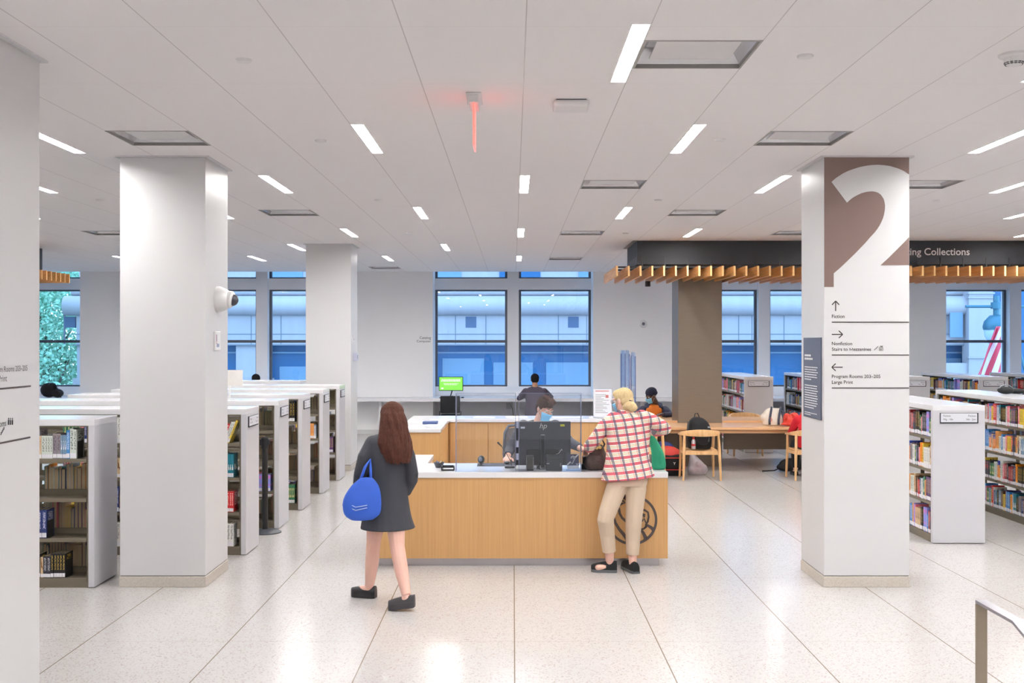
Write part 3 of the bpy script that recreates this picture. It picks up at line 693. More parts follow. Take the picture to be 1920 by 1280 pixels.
# ------------------------------------------------------------------ books
def book_mat(i, c1, c2, ct, style):
    m, nt, p = base_mat('book_cover_%d' % i); uv = N(nt, 'UVMap'); sx = N(nt, 'SeparateXYZ'); nt.links.new(uv.outputs[0], sx.inputs[0])
    u, v = sx.outputs['X'], sx.outputs['Y']
    mp = N(nt, 'Mapping'); nt.links.new(uv.outputs[0], mp.inputs[0]); mp.inputs['Location'].default_value = (i*3.1, i*1.7, 0)
    mp.inputs['Scale'].default_value = [(5, 44, 1), (6, 24, 1), (3, 60, 1), (1, 3, 1)][style]
    nz = N(nt, 'TexNoise'); nz.inputs['Scale'].default_value = 1; nz.inputs['Detail'].default_value = 1; nt.links.new(mp.outputs[0], nz.inputs[0])
    mid = mth(nt, 'MULTIPLY', mth(nt, 'GREATER_THAN', u, .22), mth(nt, 'LESS_THAN', u, .78))
    rng = mth(nt, 'MULTIPLY', mth(nt, 'GREATER_THAN', v, .32), mth(nt, 'LESS_THAN', v, .93))
    marks = mth(nt, 'MULTIPLY', mth(nt, 'MULTIPLY', mid, rng), mth(nt, 'GREATER_THAN', nz.outputs[0], .53))
    base = mixc(nt, mth(nt, 'GREATER_THAN', v, [.78, .9, .62, .45][style]), c1, c2)
    if style == 3: base = mixc(nt, nz.outputs[0], c1, c2)
    nt.links.new(mixc(nt, marks, base, ct), p.inputs['Base Color']); p.inputs['Roughness'].default_value = .35
    return m
PAL = [((226,160,92),(226,160,92),(120,60,30),'tan-orange'),((214,222,214),(214,222,214),(40,46,50),'pale grey-green'),((40,42,54),(30,32,40),(220,220,230),'near-black'),((226,208,170),(190,150,110),(120,80,50),'cream marbled'),((70,138,200),(60,130,200),(235,240,250),'sky blue'),((140,132,140),(150,140,140),(60,50,60),'mauve grey'),((240,160,50),(240,150,40),(140,50,20),'bright orange'),((120,150,176),(120,150,180),(235,240,245),'steel blue'),((226,130,60),(50,70,170),(250,230,200),'orange and blue'),((214,190,160),(214,190,160),(180,100,60),'beige'),((34,52,110),(34,52,110),(230,230,245),'navy'),((140,150,226),(150,150,230),(240,120,190),'lavender'),((150,30,40),(150,30,40),(240,220,200),'dark red'),((206,44,48),(206,44,48),(250,240,230),'red'),((236,236,232),(236,236,232),(60,60,70),'white'),((60,130,90),(50,110,80),(240,230,160),'green'),((90,60,110),(90,60,110),(230,200,120),'purple'),((230,200,70),(230,200,70),(50,40,40),'yellow'),((24,24,28),(24,24,28),(214,180,70),'black and gold'),((30,120,140),(30,120,140),(240,240,230),'teal'),((110,74,54),(90,60,46),(226,200,150),'brown'),((200,206,216),(120,140,170),(40,60,110),'silver blue'),((226,120,140),(226,120,140),(250,240,240),'pink'),((70,76,90),(60,66,80),(220,90,70),'slate')]
BM = [book_mat(i, S(*a), S(*b_), S(*c), i % 4) for i, (a, b_, c, _) in enumerate(PAL)]
def unit_book(b, M, mc, mp_, hand=None):
    c = .09
    def bx(x0, x1, y0, y1, z0, z1, m): 
        n0 = len(b.f); b.box(x0, x1, y0, y1, z0, z1, m, M); return n0
    for args in ((0, c, 0, 1, 0, 1), (1-c, 1, 0, 1, 0, 1), (c, 1-c, 0, .04, 0, 1)):
        n0 = bx(*args, mc)
        for k, f in enumerate(b.f[n0:n0+6]):
            for vi in f: pass
            b.uv[n0+k] = (args, k)
    bx(c, 1-c, .04, .97, .012, .985, mp_)
def book_uv(me, b):
    uvl = me.uv_layers.new(name='UVMap')
    # local vertex order in box(): z,y,x -> recover uv from index within box
    for p in me.polygons:
        a = b.uv.get(p.index)
        for li in p.loop_indices:
            vi = me.loops[li].vertex_index % 8; zx = vi >> 2; yy = (vi >> 1) & 1; xx = vi & 1
            if a is None: uvl.data[li].uv = (.5, .1); continue
            (x0, x1, y0, y1, z0, z1), k = a
            X = (x0, x1)[xx]; Y = (y0, y1)[yy]
            uvl.data[li].uv = (X if x1-x0 > .2 or k in (2, 3) else Y, zx) if k in (2, 3) else (Y, zx)
def raw_mesh(name, b, mats, uv=True):
    me = bpy.data.meshes.new(name); me.from_pydata(b.v, [], b.f)
    for m in mats: me.materials.append(m)
    me.polygons.foreach_set('material_index', b.m)
    if uv: book_uv(me, b)
    return me
BMESH = []
for i, m in enumerate(BM):
    b = MB(); unit_book(b, None, 0, 1); BMESH.append(raw_mesh('book', b, [m, paper2]))
label_m = mat('spine_sticker', S(240,240,246), .5, var=.03, scale=900)
lb_ = MB(); lb_.box(.02, .98, -.012, -.0005, .03, .19); LME = raw_mesh('spine_label', lb_, [label_m], False)
bulk = MB(); bulk_n = [0]
BOOKN = [0]
def run_books(loc, rotz, L0, L1, sidesign, si, single, desc, tall=1.0, gap=.0, seed=0, palette=None, lean=False, stop=None, from_far=False):
    """bookcase at loc/rotz; books between local x L0..L1 on one side; single -> individual objects"""
    rr = random.Random(seed*131+si*17+int(L0*10)); z = SHZ[si]+.0006; x = L0; n = 0; h = DEP/2
    Mb = Matrix.Translation(Vector(loc)) @ Matrix.Rotation(rotz, 4, 'Z')
    pi_ = rr.randrange(len(PAL)); series = 0
    while True:
        if series <= 0:
            pi_ = rr.choice(palette) if palette else rr.randrange(len(PAL)); series = rr.choice([1,1,1,1,2,2,3,5]); th = rr.uniform(.016, .042); hh = rr.uniform(.19, .262)*tall; dd = rr.uniform(.13, .18)
        series -= 1
        if x+th > L1: break
        y = sidesign*(h-.016-rr.uniform(0, .008))
        if sidesign < 0: Mo = Mb @ Matrix.Translation((x, y, z))
        else: Mo = Mb @ Matrix.Translation((x+th, y, z)) @ Matrix.Rotation(PI, 4, 'Z')
        n += 1
        if single:
            if lean: Mo = Mb @ Matrix.Translation((x, y, z)) @ Matrix.Rotation(math.radians(-22), 4, 'Y') @ Matrix.Translation((th, 0, 0)) @ Matrix.Rotation(PI, 4, 'Z')
            o = bpy.data.objects.new('book', BMESH[pi_]); COL.objects.link(o)
            lo, ro, sc = Mo.decompose(); o.location = lo; o.rotation_euler = ro.to_euler(); o.scale = (th-.0008, dd, hh)
            o['label'] = f"{PAL[pi_][3].replace(' and ', '-')} book, {ordinal(n)} from {desc}"; o['category'] = 'book'; o['group'] = desc_group(desc)
            l = bpy.data.objects.new('spine_label', LME); COL.objects.link(l); l.parent = o
            BOOKN[0] += 1
        else:
            m = Mo @ Matrix.Diagonal((th-.0008, dd, hh, 1)); unit_book(bulk, m, pi_, len(PAL)); bulk.box(.02, .98, -.012, -.0005, .03, .19, len(PAL)+1, m); bulk_n[0] += 1
        x += th/(math.cos(math.radians(22)) if lean else 1)
        if gap and rr.random() < gap: x += rr.uniform(.05, .14)
def desc_group(d): return 'books on the '+d.split(' on the ')[-1][:48]
LV = ['bottom shelf', 'third shelf down', 'second shelf down', 'top shelf']
# book end supports
def bookend(loc, rotz, x, side, si, label):
    t = thing('bookend', label, 'bookend', (0,0,0), 0, 'black bookends'); M = Matrix.Translation(Vector(loc)) @ Matrix.Rotation(rotz, 4, 'Z')
    y0 = side*(DEP/2-.03); y1 = side*(DEP/2-.15); z = SHZ[si]+.0004
    t.location = M @ Vector((x, y0, z)); Mi = Matrix.Translation(-t.location) @ M
    b = MB(); a, c = sorted((y0, y1)); b.box(x-.0018, x, a, c, z, z+.15, 0, Mi); o = b.build('plate', black, t)
    b = MB(); b.box(x-.018, x-.0018, a, c, z, z+.001, 0, Mi); b.build('foot_plate', black, t)
b0 = (-3.60, 9.72, 0)
# first left case: camera side is local +y (rotated by pi), rear side local -y
for si, L0 in ((3, .16), (2, .64), (1, .42), (0, .26)):
    run_books(b0, PI, L0, max(.62, L0+.14), 1, si, True, f'the end panel on the {LV[si]}, case one', seed=1, palette=[[0,2,3,5,17,18,6,13,14],[10,10,11,21,4],[2,5,9],[0,1,3,4,5,6,7,8,9]][si], tall=[.88,.98,.98,1.02][si])
    bookend(b0, PI, L0-.004, 1, si, f'black bookend on the {LV[si]} of the first low bookcase')
for si in (2, 1, 0): run_books(b0, PI, .075, .62, -1, si, True, f'the end panel on the {LV[si]}, behind, case one', seed=2)
b1 = (XE, 11.17, 0)
for si in range(4):
    run_books(b1, PI, .175 if si == 3 else .13, .34, 1, si, True, f'the end panel on the {LV[si]}, case two', seed=3, lean=(si == 3), palette=[[13,14,23,10,6],[13,4,19,23,14],[19,4,14,23,5],[10,11,13,17,14]][si])
    run_books(b1, PI, 1.0, 1.85, 1, si, False, f'', seed=4)
for ci, y in enumerate(lrows[2:6]):
    nm = ['third', 'fourth', 'fifth', 'sixth'][ci]
    for si in range(4):
        if (si+ci) % 3 == 1: run_books((XE, y, 0), PI, .1, .4, 1, si, False, '', seed=5+ci)
        run_books((XE, y, 0), PI, .08, .45, -1, si, False, '', seed=15+ci)
ra = (4.40+DX, 11.52, 0)
for si in range(4):
    run_books(ra, PI/2, .10, .74, 1, si, True, f'the sign panel on the {LV[si]}, signed case', seed=30)
    bookend(ra, PI/2, .096, 1, si, f'black bookend on the {LV[si]} beside the fiction end panel')
rb = (5.89+DX, 11.52, 0)
for si in range(4):
    run_books(rb, PI/2, 1.12, 2.3, 1, si, si in (3, 2), f'the bay edge on the {LV[si]}, case behind sign', seed=40)
    if si == 3: run_books(rb, PI/2, 2.35, 3.7, 1, si, False, '', seed=41)
for x in (4.40, 5.89, 7.38, 8.87, 10.36):
    for si in range(4):
        run_books((x+DX, 20.9, 0), PI/2, .1, 2.9, 1, si, False, '', gap=.06, seed=int(x*10))
for i in range(len(bulk.v)): pass
me = raw_mesh('book_rows', bulk, BM+[paper2, label_m], True)
o = bpy.data.objects.new('book_rows', me); COL.objects.link(o); tag(o, 'many small colourful books filling the shelves of the far low bookcases', 'books', kind='stuff')
print('BOOKS', BOOKN[0], bulk_n[0])
# ------------------------------------------------------------------ service desk
YD = 10.35
t = thing('service_desk', 'oak-fronted service desk with white top and dark lion emblem', 'desk', (.04, YD, 0)); X0, X1 = -1.377, 1.46
b = MB(); b.box(X0, X1, YD+.012, YD+.04, .075, .834); b.box(X0, X0+.03, YD+.0401, 11.1, .075, .834); b.box(X1-.03, X1, YD+.0401, 11.08, .075, .834)
b.build('front_panel', oak_v, t, True, bevel=.001)
b = MB(); b.box(X0, X1, YD, 11.12, .835, .889); b.box(X0, -.865, 11.12, 11.96, .835, .889); b.build('worktop', quartz_top, t, True, bevel=.002)
b = MB(); b.box(X0+.06, X1-.08, YD+.07, YD+.1, 0, .0745); b.build('plinth', steel, t, True)
b = MB(); b.box(X0+.01, -.875, 11.3, 11.95, 0, .834); b.build('return_cabinet', oak_v, t, True)
# lion emblem: a ring and bold strokes, traced in metres on the front
def em(zx, zy): return fcD(1100+zx/6.4, 880+zy/6.4)
def fcD(px, py): return ((px-CX)*YD/F, H-(py-CY)*YD/F)
b = MB(); c = em(548, 606); ro = (848-262)/2/6.4*YD/F*1.03; ri = ro-.0315*.74
n = 72
for k in range(n):
    a0, a1 = 2*PI*k/n, 2*PI*(k+1)/n
    q = [(c[0]+r*math.cos(a), c[1]+r*math.sin(a)) for r, a in ((ri, a0), (ro, a0), (ro, a1), (ri, a1))]
    b.prism(q, lambda u, v, w: (u, w, v), YD+.006, YD+.0119)
def stroke(pts, ws):
    P = [Vector(em(*p)) for p in pts]; L = []; Rr = []
    for i, p in enumerate(P):
        d = (P[min(i+1, len(P)-1)]-P[max(i-1, 0)]).normalized(); nn = Vector((-d.y, d.x)); w = ws[i]*YD/F/6.4/2 if isinstance(ws, list) else ws*YD/F/6.4/2
        L.append(p+nn*w); Rr.append(p-nn*w)
    for i in range(len(P)-1):
        b.prism([tuple(L[i]), tuple(L[i+1]), tuple(Rr[i+1]), tuple(Rr[i])], lambda u, v, w: (u, w, v), YD+.006, YD+.0119)
stroke([(395,352),(430,372),(462,402),(430,408),(385,430),(345,460),(318,505),(322,570),(345,640),(390,715),(440,775),(486,840),(488,900)], [14,24,16,22,30,34,34,34,34,36,40,40,20])
stroke([(376,440),(390,480),(398,530),(425,580),(470,620),(500,645)], [26,30,30,30,32,30])
stroke([(470,300),(450,330),(500,400),(560,430),(640,468),(700,490),(738,515),(745,570),(735,625),(712,660),(715,690),(680,715),(640,715)], [18,26,22,22,24,24,22,22,22,22,24,20,20])
stroke([(640,528),(665,538),(692,548),(690,575)], [26,34,36,18]); stroke([(640,620),(672,615),(690,590),(712,640)], [22,22,18,16])
stroke([(720,665),(770,692),(800,720)], [28,34,40]); stroke([(645,715),(680,760),(715,830)], [28,36,44]); stroke([(560,470),(590,500),(600,540)], [16,16,10]); stroke([(520,700),(560,760),(590,830),(600,890)], [20,26,30,30])
b.build('lion_emblem', mat('emblem_grey', S(78,68,66), .5), t, True)
# ------------------------------------------------------------------ back counter (L shape)
t = thing('back_counter', 'raised oak L-shaped counter with white top behind the service desk', 'counter', (0, 15, 0))
b = MB(); b.box(-1.41, -.865, 13.2, 14.9, 1.025, 1.07); b.box(-1.41, 1.75, 14.9, 15.56, 1.025, 1.07); b.build('worktop', quartz_top, t, True, bevel=.003)
b = MB(); b.box(-1.40, -.88, 13.22, 14.92, .08, 1.024); b.box(-1.40, 1.74, 14.94, 15.54, .08, 1.024); b.build('cabinet', oak_v, t, True)
b = MB(); b.box(-1.36, -.92, 13.27, 14.9, 0, .079); b.box(-1.36, 1.7, 14.99, 15.5, 0, .079); b.build('plinth', steel, t, True)
for i in range(5):
    x = -.86+i*.52; b = MB(); b.box(x+.004, x+.516, 14.922, 14.939, .09, 1.015); b.build('door', oak_v, t, True, bevel=.001)
# ------------------------------------------------------------------ oak reading table
t = thing('reading_table', 'long pale oak reading table built around the brown column', 'table', (3.6, 18.9, 0)); TX0, TX1 = 2.05, 5.35
b = MB()
b.box(TX0, TX1, 17.66, 18.64, .70, .74); b.box(TX0, TX1, 19.41, 20.2, .70, .74); b.box(TX0, 2.80, 18.64, 19.41, .70, .74); b.box(3.551, TX1, 18.64, 19.41, .70, .74)
b.build('tabletop', oak_h, t, True, bevel=.002)
b = MB(); b.box(TX0+.02, 2.80, 18.7, 18.75, .741, .775); b.box(3.56, TX1-.02, 18.7, 18.75, .741, .775); b.build('divider_strip', oak_h, t, True)
for y in (17.72, 20.1): b = MB(); b.box(TX0+.04, TX1-.04, y, y+.04, .64, .699); b.build('apron', oak_h, t, True)
b = MB(); b.box(3.56, TX1-.1, 18.55, 18.60, .30, .68); b.box(TX0+.3, 2.78, 18.55, 18.60, .30, .68); b.box(TX0+.25, TX0+.3, 18.3, 19.5, 0, .699); b.box(TX1-.3, TX1-.25, 18.3, 19.5, 0, .699); b.build('modesty_panel', bronze, t, True)
# ------------------------------------------------------------------ wooden chairs
def chair_parts(t):
    rear = [(-.27,-.21), (.27,-.21)]; front = [(-.25,.24), (.25,.24)]
    for x, y in rear: b = MB(); b.tube([(x*1.06, y-.03, 0), (x, y, .45), (x*.96, y+.02, .70)], [.016,.024,.02], 10); b.build('leg', oak_chair, t, smooth='auto')
    for x, y in front: b = MB(); b.tube([(x*1.06, y+.02, 0), (x, y, .45), (x*1.04, y-.03, .67)], [.016,.023,.019], 10); b.build('leg', oak_chair, t, smooth='auto')
    b = MB(); pts = []
    path = [(-.27,.23,.675), (-.285,.05,.685)]+[(.29*math.sin(a)*-1, -.02-.235*math.cos(a), .695+.012*math.cos(a)) for a in [math.radians(80-i*16) for i in range(11)]]+[(.285,.05,.685), (.27,.23,.675)]
    for i, p in enumerate(path): pts.append(Vector(p))
    rings = []
    for i, p in enumerate(pts):
        d = (pts[min(i+1, len(pts)-1)]-pts[max(i-1, 0)]).normalized(); a = d.cross(Vector((0,0,1))).normalized()
        f = max(0, -p.y-.0)/.25; hh = .02+.05*f; ww = .027-.012*f
        rings.append([tuple(p+a*ww+Vector((0,0,-hh*.5))), tuple(p+a*ww+Vector((0,0,hh))), tuple(p-a*ww+Vector((0,0,hh))), tuple(p-a*ww+Vector((0,0,-hh*.5)))])
    b.loft(rings); b.build('backrest', oak_chair, t, bevel=.004, seg=2, smooth='auto')
    b = MB(); n = 8; rings = []
    for i in range(n+1):
        x = -.24+.48*i/n; s = -.018*(1-(x/.24)**2); rings.append([(x,-.21,.44+s), (x,-.21,.462+s), (x,.24,.468+s), (x,.24,.446+s)])
    b.loft(rings); b.build('seat', oak_chair, t, smooth='auto')
    b = MB(); b.box(-.25,.25,-.215,-.19,.39,.438); b.box(-.24,.24,.225,.25,.39,.438); b.box(-.265,-.24,-.19,.225,.39,.438); b.box(.24,.265,-.19,.225,.39,.438); b.build('seat_rail', oak_chair, t, bevel=.003)
chairs = [(2.88, 16.98, 0, 'pale oak armchair holding a black backpack'), (4.57, 17.0, .08, 'pale oak armchair with the red-shirted reader'), (2.02, 17.05, .1, 'pale oak armchair mostly hidden by the plaid jacket'), (4.35, 20.58, PI, 'pale oak armchair across the table, empty, near the far bookcase'), (2.6, 20.62, PI*.97, 'pale oak armchair under the man in orange vest')]
def copy_tree(o, parent=None):
    c = o.copy(); COL.objects.link(c); c.parent = parent
    for ch in list(o.children): copy_tree(ch, c)
    return c
ch0 = None
for x, y, rz, lb in chairs:
    if ch0 is None: ch0 = thing('armchair', lb, 'chair', (x, y, 0), rz, 'pale oak armchairs at the reading table'); chair_parts(ch0); kids0 = list(ch0.children)
    else:
        c = ch0.copy(); COL.objects.link(c); c.location = (x, y, 0); c.rotation_euler = (0, 0, rz); c['label'] = lb
        for k in kids0: d = k.copy(); COL.objects.link(d); d.parent = c
# ------------------------------------------------------------------ computer chair (black), green monitor
def black_chair(t):
    b = MB(); b.box(-.22,.22,-.22,.2,.46,.52); b.build('seat', black_soft, t, bevel=.03, seg=3, smooth='auto')
    b = MB(); rings = []
    for i in range(9):
        x = -.215+.43*i/8; y = -.24-.05*(1-(x/.215)**2); rings.append([(x,y-.02,.56), (x,y-.02,.93), (x,y+.02,.93), (x,y+.02,.56)])
    b.loft(rings); b.build('backrest', black_soft, t, bevel=.02, seg=3, smooth='auto')
    for s in (-1, 1):
        b = MB(); b.tube([(s*.24,.24,.012),(s*.23,.2,.45),(s*.235,-.22,.46),(s*.26,-.27,.012)], .011, 8); b.tube([(s*.235,-.2,.46),(s*.23,-.24,.6)], .011, 8); b.build('leg', black, t, smooth='auto')
t = thing('side_chair', 'black padded side chair facing the green-screened computer', 'chair', (W(845,0,24.2).x, 24.25, 0)); black_chair(t)
mx = W(845.5, 0, 24.85).x
t = thing('computer_monitor', 'computer screen glowing green with white text on window counter', 'monitor', (mx, 24.85, .845)); zt = W(0,706,24.85).z-.845; zb = W(0,732.5,24.85).z-.845
b = MB(); b.box(-.275,.275,.0,.04,zb,zt); b.build('casing', black, t, bevel=.004)
green = mat('green_screen', S(120,205,75), .3, var=.1, scale=1, emit=.75)
b = MB(); b.box(-.262,.262,-.0025,-.0002,zb+.015,zt-.012); o = b.build('screen', green, t)
gw = mat('screen_white', S(235,250,235), .4, var=0, emit=.8)
for k, (w, z) in enumerate(((.42,.075),(.45,.105),(.34,.16),(.30,.185))):
    b = MB(); x = -w/2
    while x < w/2-.01: q = R.uniform(.02,.06); q = min(q, w/2-x); b.box(x, x+q, -.004, -.0026, zt-z, zt-z+(.016 if k < 2 else .008)); x += q+.01
    b.build('lettering', gw, o)
b = MB(); b.box(-.22,-.17,-.004,-.0026,zb+.04,zb+.07); b.build('logo', gw, o)
b = MB(); b.tube([(0,.05,zb+.05),(0.02,.07,.15),(-.02,.05,.012)], .013, 8); b.cyl((0,.03), .12, .0005, .012, 24); b.box(-.03,.05,-.02,.03,.03,.05); b.build('stand', black, t, smooth='auto')
t = thing('keyboard', 'black keyboard lying before the green-screened computer', 'keyboard', (mx-.03, 24.7, .845)); b = MB(); b.box(-.22,.22,-.06,.06,.0005,.018); b.build('case', black, t, bevel=.003)
b = MB()
for i in range(14):
    for j in range(4): b.box(-.21+i*.03,-.185+i*.03,-.052+j*.026,-.03+j*.026,.018,.022)
b.build('keys', charcoal, t)
b = MB(); b.ell((0,0,.018), (.035,.055,.018)); tag(b.build('computer_mouse', black, origin=None, smooth=True), 'small black mouse beside the keyboard at the green screen', 'mouse'); bpy.context.scene.objects['computer_mouse'].location = (mx+.27, 24.72, .8455)
# ------------------------------------------------------------------ things on the service desk
TZ = .8895
def D(px, Y): return (px-CX)*Y/F
# big monitor, seen from behind
mY = 10.62; t = thing('computer_monitor', 'large dark computer monitor seen from behind with logo and stickers', 'monitor', (D(1017.5, mY), mY, TZ)); hw = .271
mb_ = mat('monitor_back', S(74,76,84), .4, var=.05); zt = W(0,790,mY).z-TZ; zb = W(0,872,mY).z-TZ
b = MB(); b.box(-hw,hw,0,.035,zb+.0,zt); b.build('casing', mb_, t, bevel=.006, seg=2)
b = MB(); b.box(-hw+.008,hw-.008,.0352,.037,zb+.012,zt-.008); b.build('screen', mat('screen_glow', S(190,210,235), .2, var=0, emit=.6), t)
b = MB(); b.box(-.155,.155,-.012,-.0005,zb+.004,zb+.155); b.build('rear_cover', black, t, bevel=.008, seg=2)
b = MB(); b.box(-.02,.02,-.05,-.0125,.01,zt-.125); b.box(-.02,.02,-.05,.04,.0,.0099); b.box(-.1,.1,.04,.2,.0,.0099); b.build('stand', mat('silver_stand', S(150,152,160), .3, metal=.7), t, bevel=.003)
b = MB(); b.box(-.017,.017,-.0525,-.0502,.02,zt-.13); b.build('stand_inlay', charcoal, t)
b = text_mesh('hp', size=.075, at=(-.03, -.0005, zt-.065), bold=0, align='LEFT', right=(1,0,0), up=(.25,0,1)); b.build('logo', mat('silver_logo', S(238,234,222), .35), t)
yel = mat('yellow_sticker', S(230,226,50), .5); b = MB(); b.box(.17,.212,-.002,-.0003,zt-.047,zt-.026); b.build('sticker', yel, t); b = MB(); b.box(-.213,-.172,-.002,-.0003,zt-.068,zt-.05); b.build('sticker', paper, t)
# speaker
t = thing('desk_speaker', 'small black upright speaker with silver edges on desk', 'speaker', (D(993.5, 10.5), 10.5, TZ)); b = MB(); b.box(-.037,.037,-.03,.05,0,.142); b.build('body', black, t, bevel=.008, seg=3, smooth='auto')
b = MB(); b.box(-.03,.03,-.033,-.0305,.008,.128); b.build('grille', mat('grille_dark', S(70,66,56), .5, var=.3, scale=300), t)
b = MB(); b.box(-.034,-.031,-.035,-.031,.006,.132); b.box(.031,.034,-.035,-.031,.006,.132); b.build('trim', steel, t)
# receipt printer
t = thing('receipt_printer', 'dark grey receipt printer on desk beside the monitor', 'printer', (D(1039, 10.46), 10.46, TZ)); pg = mat('printer_grey', S(60,64,72), .45)
b = MB(); b.box(-.078,.078,0,.145,0,.145); b.build('body', pg, t, bevel=.006, seg=2); b = MB(); b.box(-.05,.05,.05,.062,.1455,.149); b.box(-.055,.05,-.0012,-.0003,.105,.112); b.build('paper_slot', black, t)
b = MB(); b.box(-.072,-.045,-.002,-.0003,.066,.072); b.build('badge', paper, t); b = MB(); b.cyl((.062,-.001), .008, .05, .051, 12); b.box(.055,.068,-.006,-.0003,.04,.075); b.build('switch', mat('switch_grey', S(150,150,155), .4), t)
b = MB(); b.tube([(.02,.1,.145),(.05,.08,.16),(.065,.07,.185),(.075,.07,.2),(.08,.07,.185)], .0035, 6); b.build('cable', plastic_w, t, smooth=True)
# barcode scanner base
t = thing('scanner_cradle', 'round black scanner standing on its mat at the desk', 'scanner', (D(902, 10.9), 10.9, TZ)); b = MB(); b.lathe([(.0001,0),(.028,0),(.028,.006),(.01,.012),(.008,.03)], 20); b.build('base', black, t, smooth='auto')
b = MB(); b.ell((0,0,.06), (.035,.035,.042)); b.build('body', black, t, smooth=True); b = MB(); b.ell((-.004,-.028,.065), (.018,.012,.022)); b.build('lens', mat('lens_grey', S(120,130,150), .15), t, smooth=True)
b = MB(); b.box(D(895,10.95), D(968,10.95), 10.84, 11.1, TZ-.0004, TZ+.003); tag(b.build('mouse_mat', mat('mat_slate', S(62,66,80), .8), origin=(D(930,10.95), 10.97, TZ)), 'dark slate mouse mat flat on the desk', 'mat')
b = MB(); b.ell((D(951,10.97), 10.97, TZ+.022), (.03,.05,.018)); tag(b.build('computer_mouse', black, origin=(D(951,10.97), 10.97, TZ+.003), smooth=True), 'black mouse under the hand of the masked clerk', 'mouse')
# gooseneck microphone
t = thing('desk_microphone', 'thin gooseneck microphone rising from a dark desk base', 'microphone', (D(956,10.7), 10.7, TZ)); b = MB(); b.box(-.05,.05,-.04,.05,0,.022); b.build('base', pg, t, bevel=.008, seg=2)
b = MB(); b.tube([(.02,0,.02),(0,0,.08),(-.04,0,.15),(-.085,0,.215)], .003, 8); b.build('gooseneck', charcoal, t, smooth=True); b = MB(); b.cap((-.082,0,.212), (-.115,0,.245), .006, .009); b.build('capsule', black, t, smooth=True)
# bowl with pencils, black tray
t = thing('pencil_bowl', 'small dark wire bowl of pencils on the desk corner', 'bowl', (D(823,10.75), 10.75, TZ)); b = MB(); b.lathe([(.032,.0),(.055,.05),(.051,.05),(.029,.004)], 20); b.build('bowl', mat('bowl_dark', S(60,64,72), .4, metal=.4), t, smooth='auto')
for k, (c_, a) in enumerate((('yellow_pencil',0.2),('white_pencil',1.0),('blue_pencil',2.2))):
    b = MB(); b.tube([(-.03*math.cos(a), -.03*math.sin(a), .015), (.04*math.cos(a), .04*math.sin(a), .062)], .0035, 6); p_ = b.build('pencil', mat(c_, S(*[(220,180,60),(225,225,225),(60,90,160)][k]), .5), origin=(0,0,0)); p_.location = t.location; tag(p_, ['yellow pencil lying in the dark wire bowl','white pencil lying in the dark wire bowl','blue pencil lying in the dark wire bowl'][k], 'pencil', 'pencils in the bowl')
t = thing('paper_tray', 'small black open tray of slips at desk edge', 'tray', (D(839.5,10.45), 10.5, TZ)); b = MB(); b.box(-.063,.063,-.045,.045,0,.008); b.box(-.063,.063,.035,.045,.008,.045); b.box(-.063,-.053,-.045,.035,.008,.045); b.box(.053,.063,-.045,.035,.008,.045); b.box(-.053,.053,-.045,-.04,.008,.014); b.build('tray', black, t, bevel=.002)
b = MB(); b.box(-.05,.05,-.038,.032,.0085,.02); b.build('slips', paper, t)
# hearing loop sign
t = thing('hearing_sign', 'small dark hearing loop sign in clear holder on desk', 'sign', (D(1074.5,10.5), 10.5, TZ)); b = MB(); b.box(-.068,.068,-.002,.004,.0,.175); b.box(-.068,.068,-.002,.06,0,.004); b.build('holder', acrylic, t)
hs = mat('sign_slate', S(82,84,112), .5); b = MB(); b.box(-.056,.056,-.005,-.0025,.045,.155); b.build('panel', hs, t)
b = MB(); b.box(-.056,.056,-.0045,-.0025,.012,.043); b.build('caption', paper, t)
b = MB()
def st2(pts, w):
    for (a, c_), (d, e_) in zip(pts, pts[1:]):
        v = Vector((d-a, e_-c_)); nn = Vector((-v.y, v.x)).normalized()*w/2; v = v.normalized()*w*.3
        b.prism([(a-v.x+nn.x,c_-v.y+nn.y),(d+v.x+nn.x,e_+v.y+nn.y),(d+v.x-nn.x,e_+v.y-nn.y),(a-v.x-nn.x,c_-v.y-nn.y)], lambda u, v_, w_: (u, w_, v_), -.007, -.0052)
st2([(-.022,.115),(-.018,.13),(-.004,.138),(.012,.132),(.018,.118),(.012,.1),(.002,.09),(.0,.075),(-.008,.066),(-.016,.07)], .005)
st2([(-.012,.116),(-.008,.126),(.002,.128),(.008,.118),(.002,.108)], .004)
st2([(.024,.128),(.05,.152)], .013); st2([(-.052,.056),(-.026,.08)], .013); st2([(.028,.062),(.05,.062)], .005); st2([(.039,.062),(.039,.05)], .005)
b.build('ear_symbol', white_ink, t)
# card terminal
t = thing('card_terminal', 'black card terminal with yellow sticker on desk', 'terminal', (D(1101,10.62), 10.62, TZ)); b = MB(); b.box(-.06,.13,-.05,.08,0,.05); b.box(-.045,.12,-.02,.08,.05,.118); b.build('body', black, t, bevel=.006, seg=2); b = MB(); b.box(-.02,.025,-.022,-.0203,.088,.105); b.build('sticker', yel, t)
b = MB(); b.box(D(1078,10.6), D(1128,10.6), 10.72, 10.95, .8893, .8903); tag(b.build('paper_sheet', paper, origin=(D(1100,10.6),10.8,.8895)), 'white sheet lying under the black card terminal area', 'paper')
# tangled cables
t = thing('cable_bundle', 'tangle of thin cables lying behind the printer', 'cable', (D(1009,10.57), 10.57, TZ))
rr = random.Random(4)
for k in range(5):
    b = MB(); pts = [(rr.uniform(-.02,.022), rr.uniform(-.03,.03), .008+rr.uniform(0,.04)) for _ in range(6)]; pts[0] = (pts[0][0], pts[0][1], .004); pts[-1] = (pts[-1][0], pts[-1][1], .004); b.tube(pts, .003, 6); b.build('cable', [black, charcoal, mat('grey_cable', S(170,170,176), .5)][k % 3], t, smooth=True)
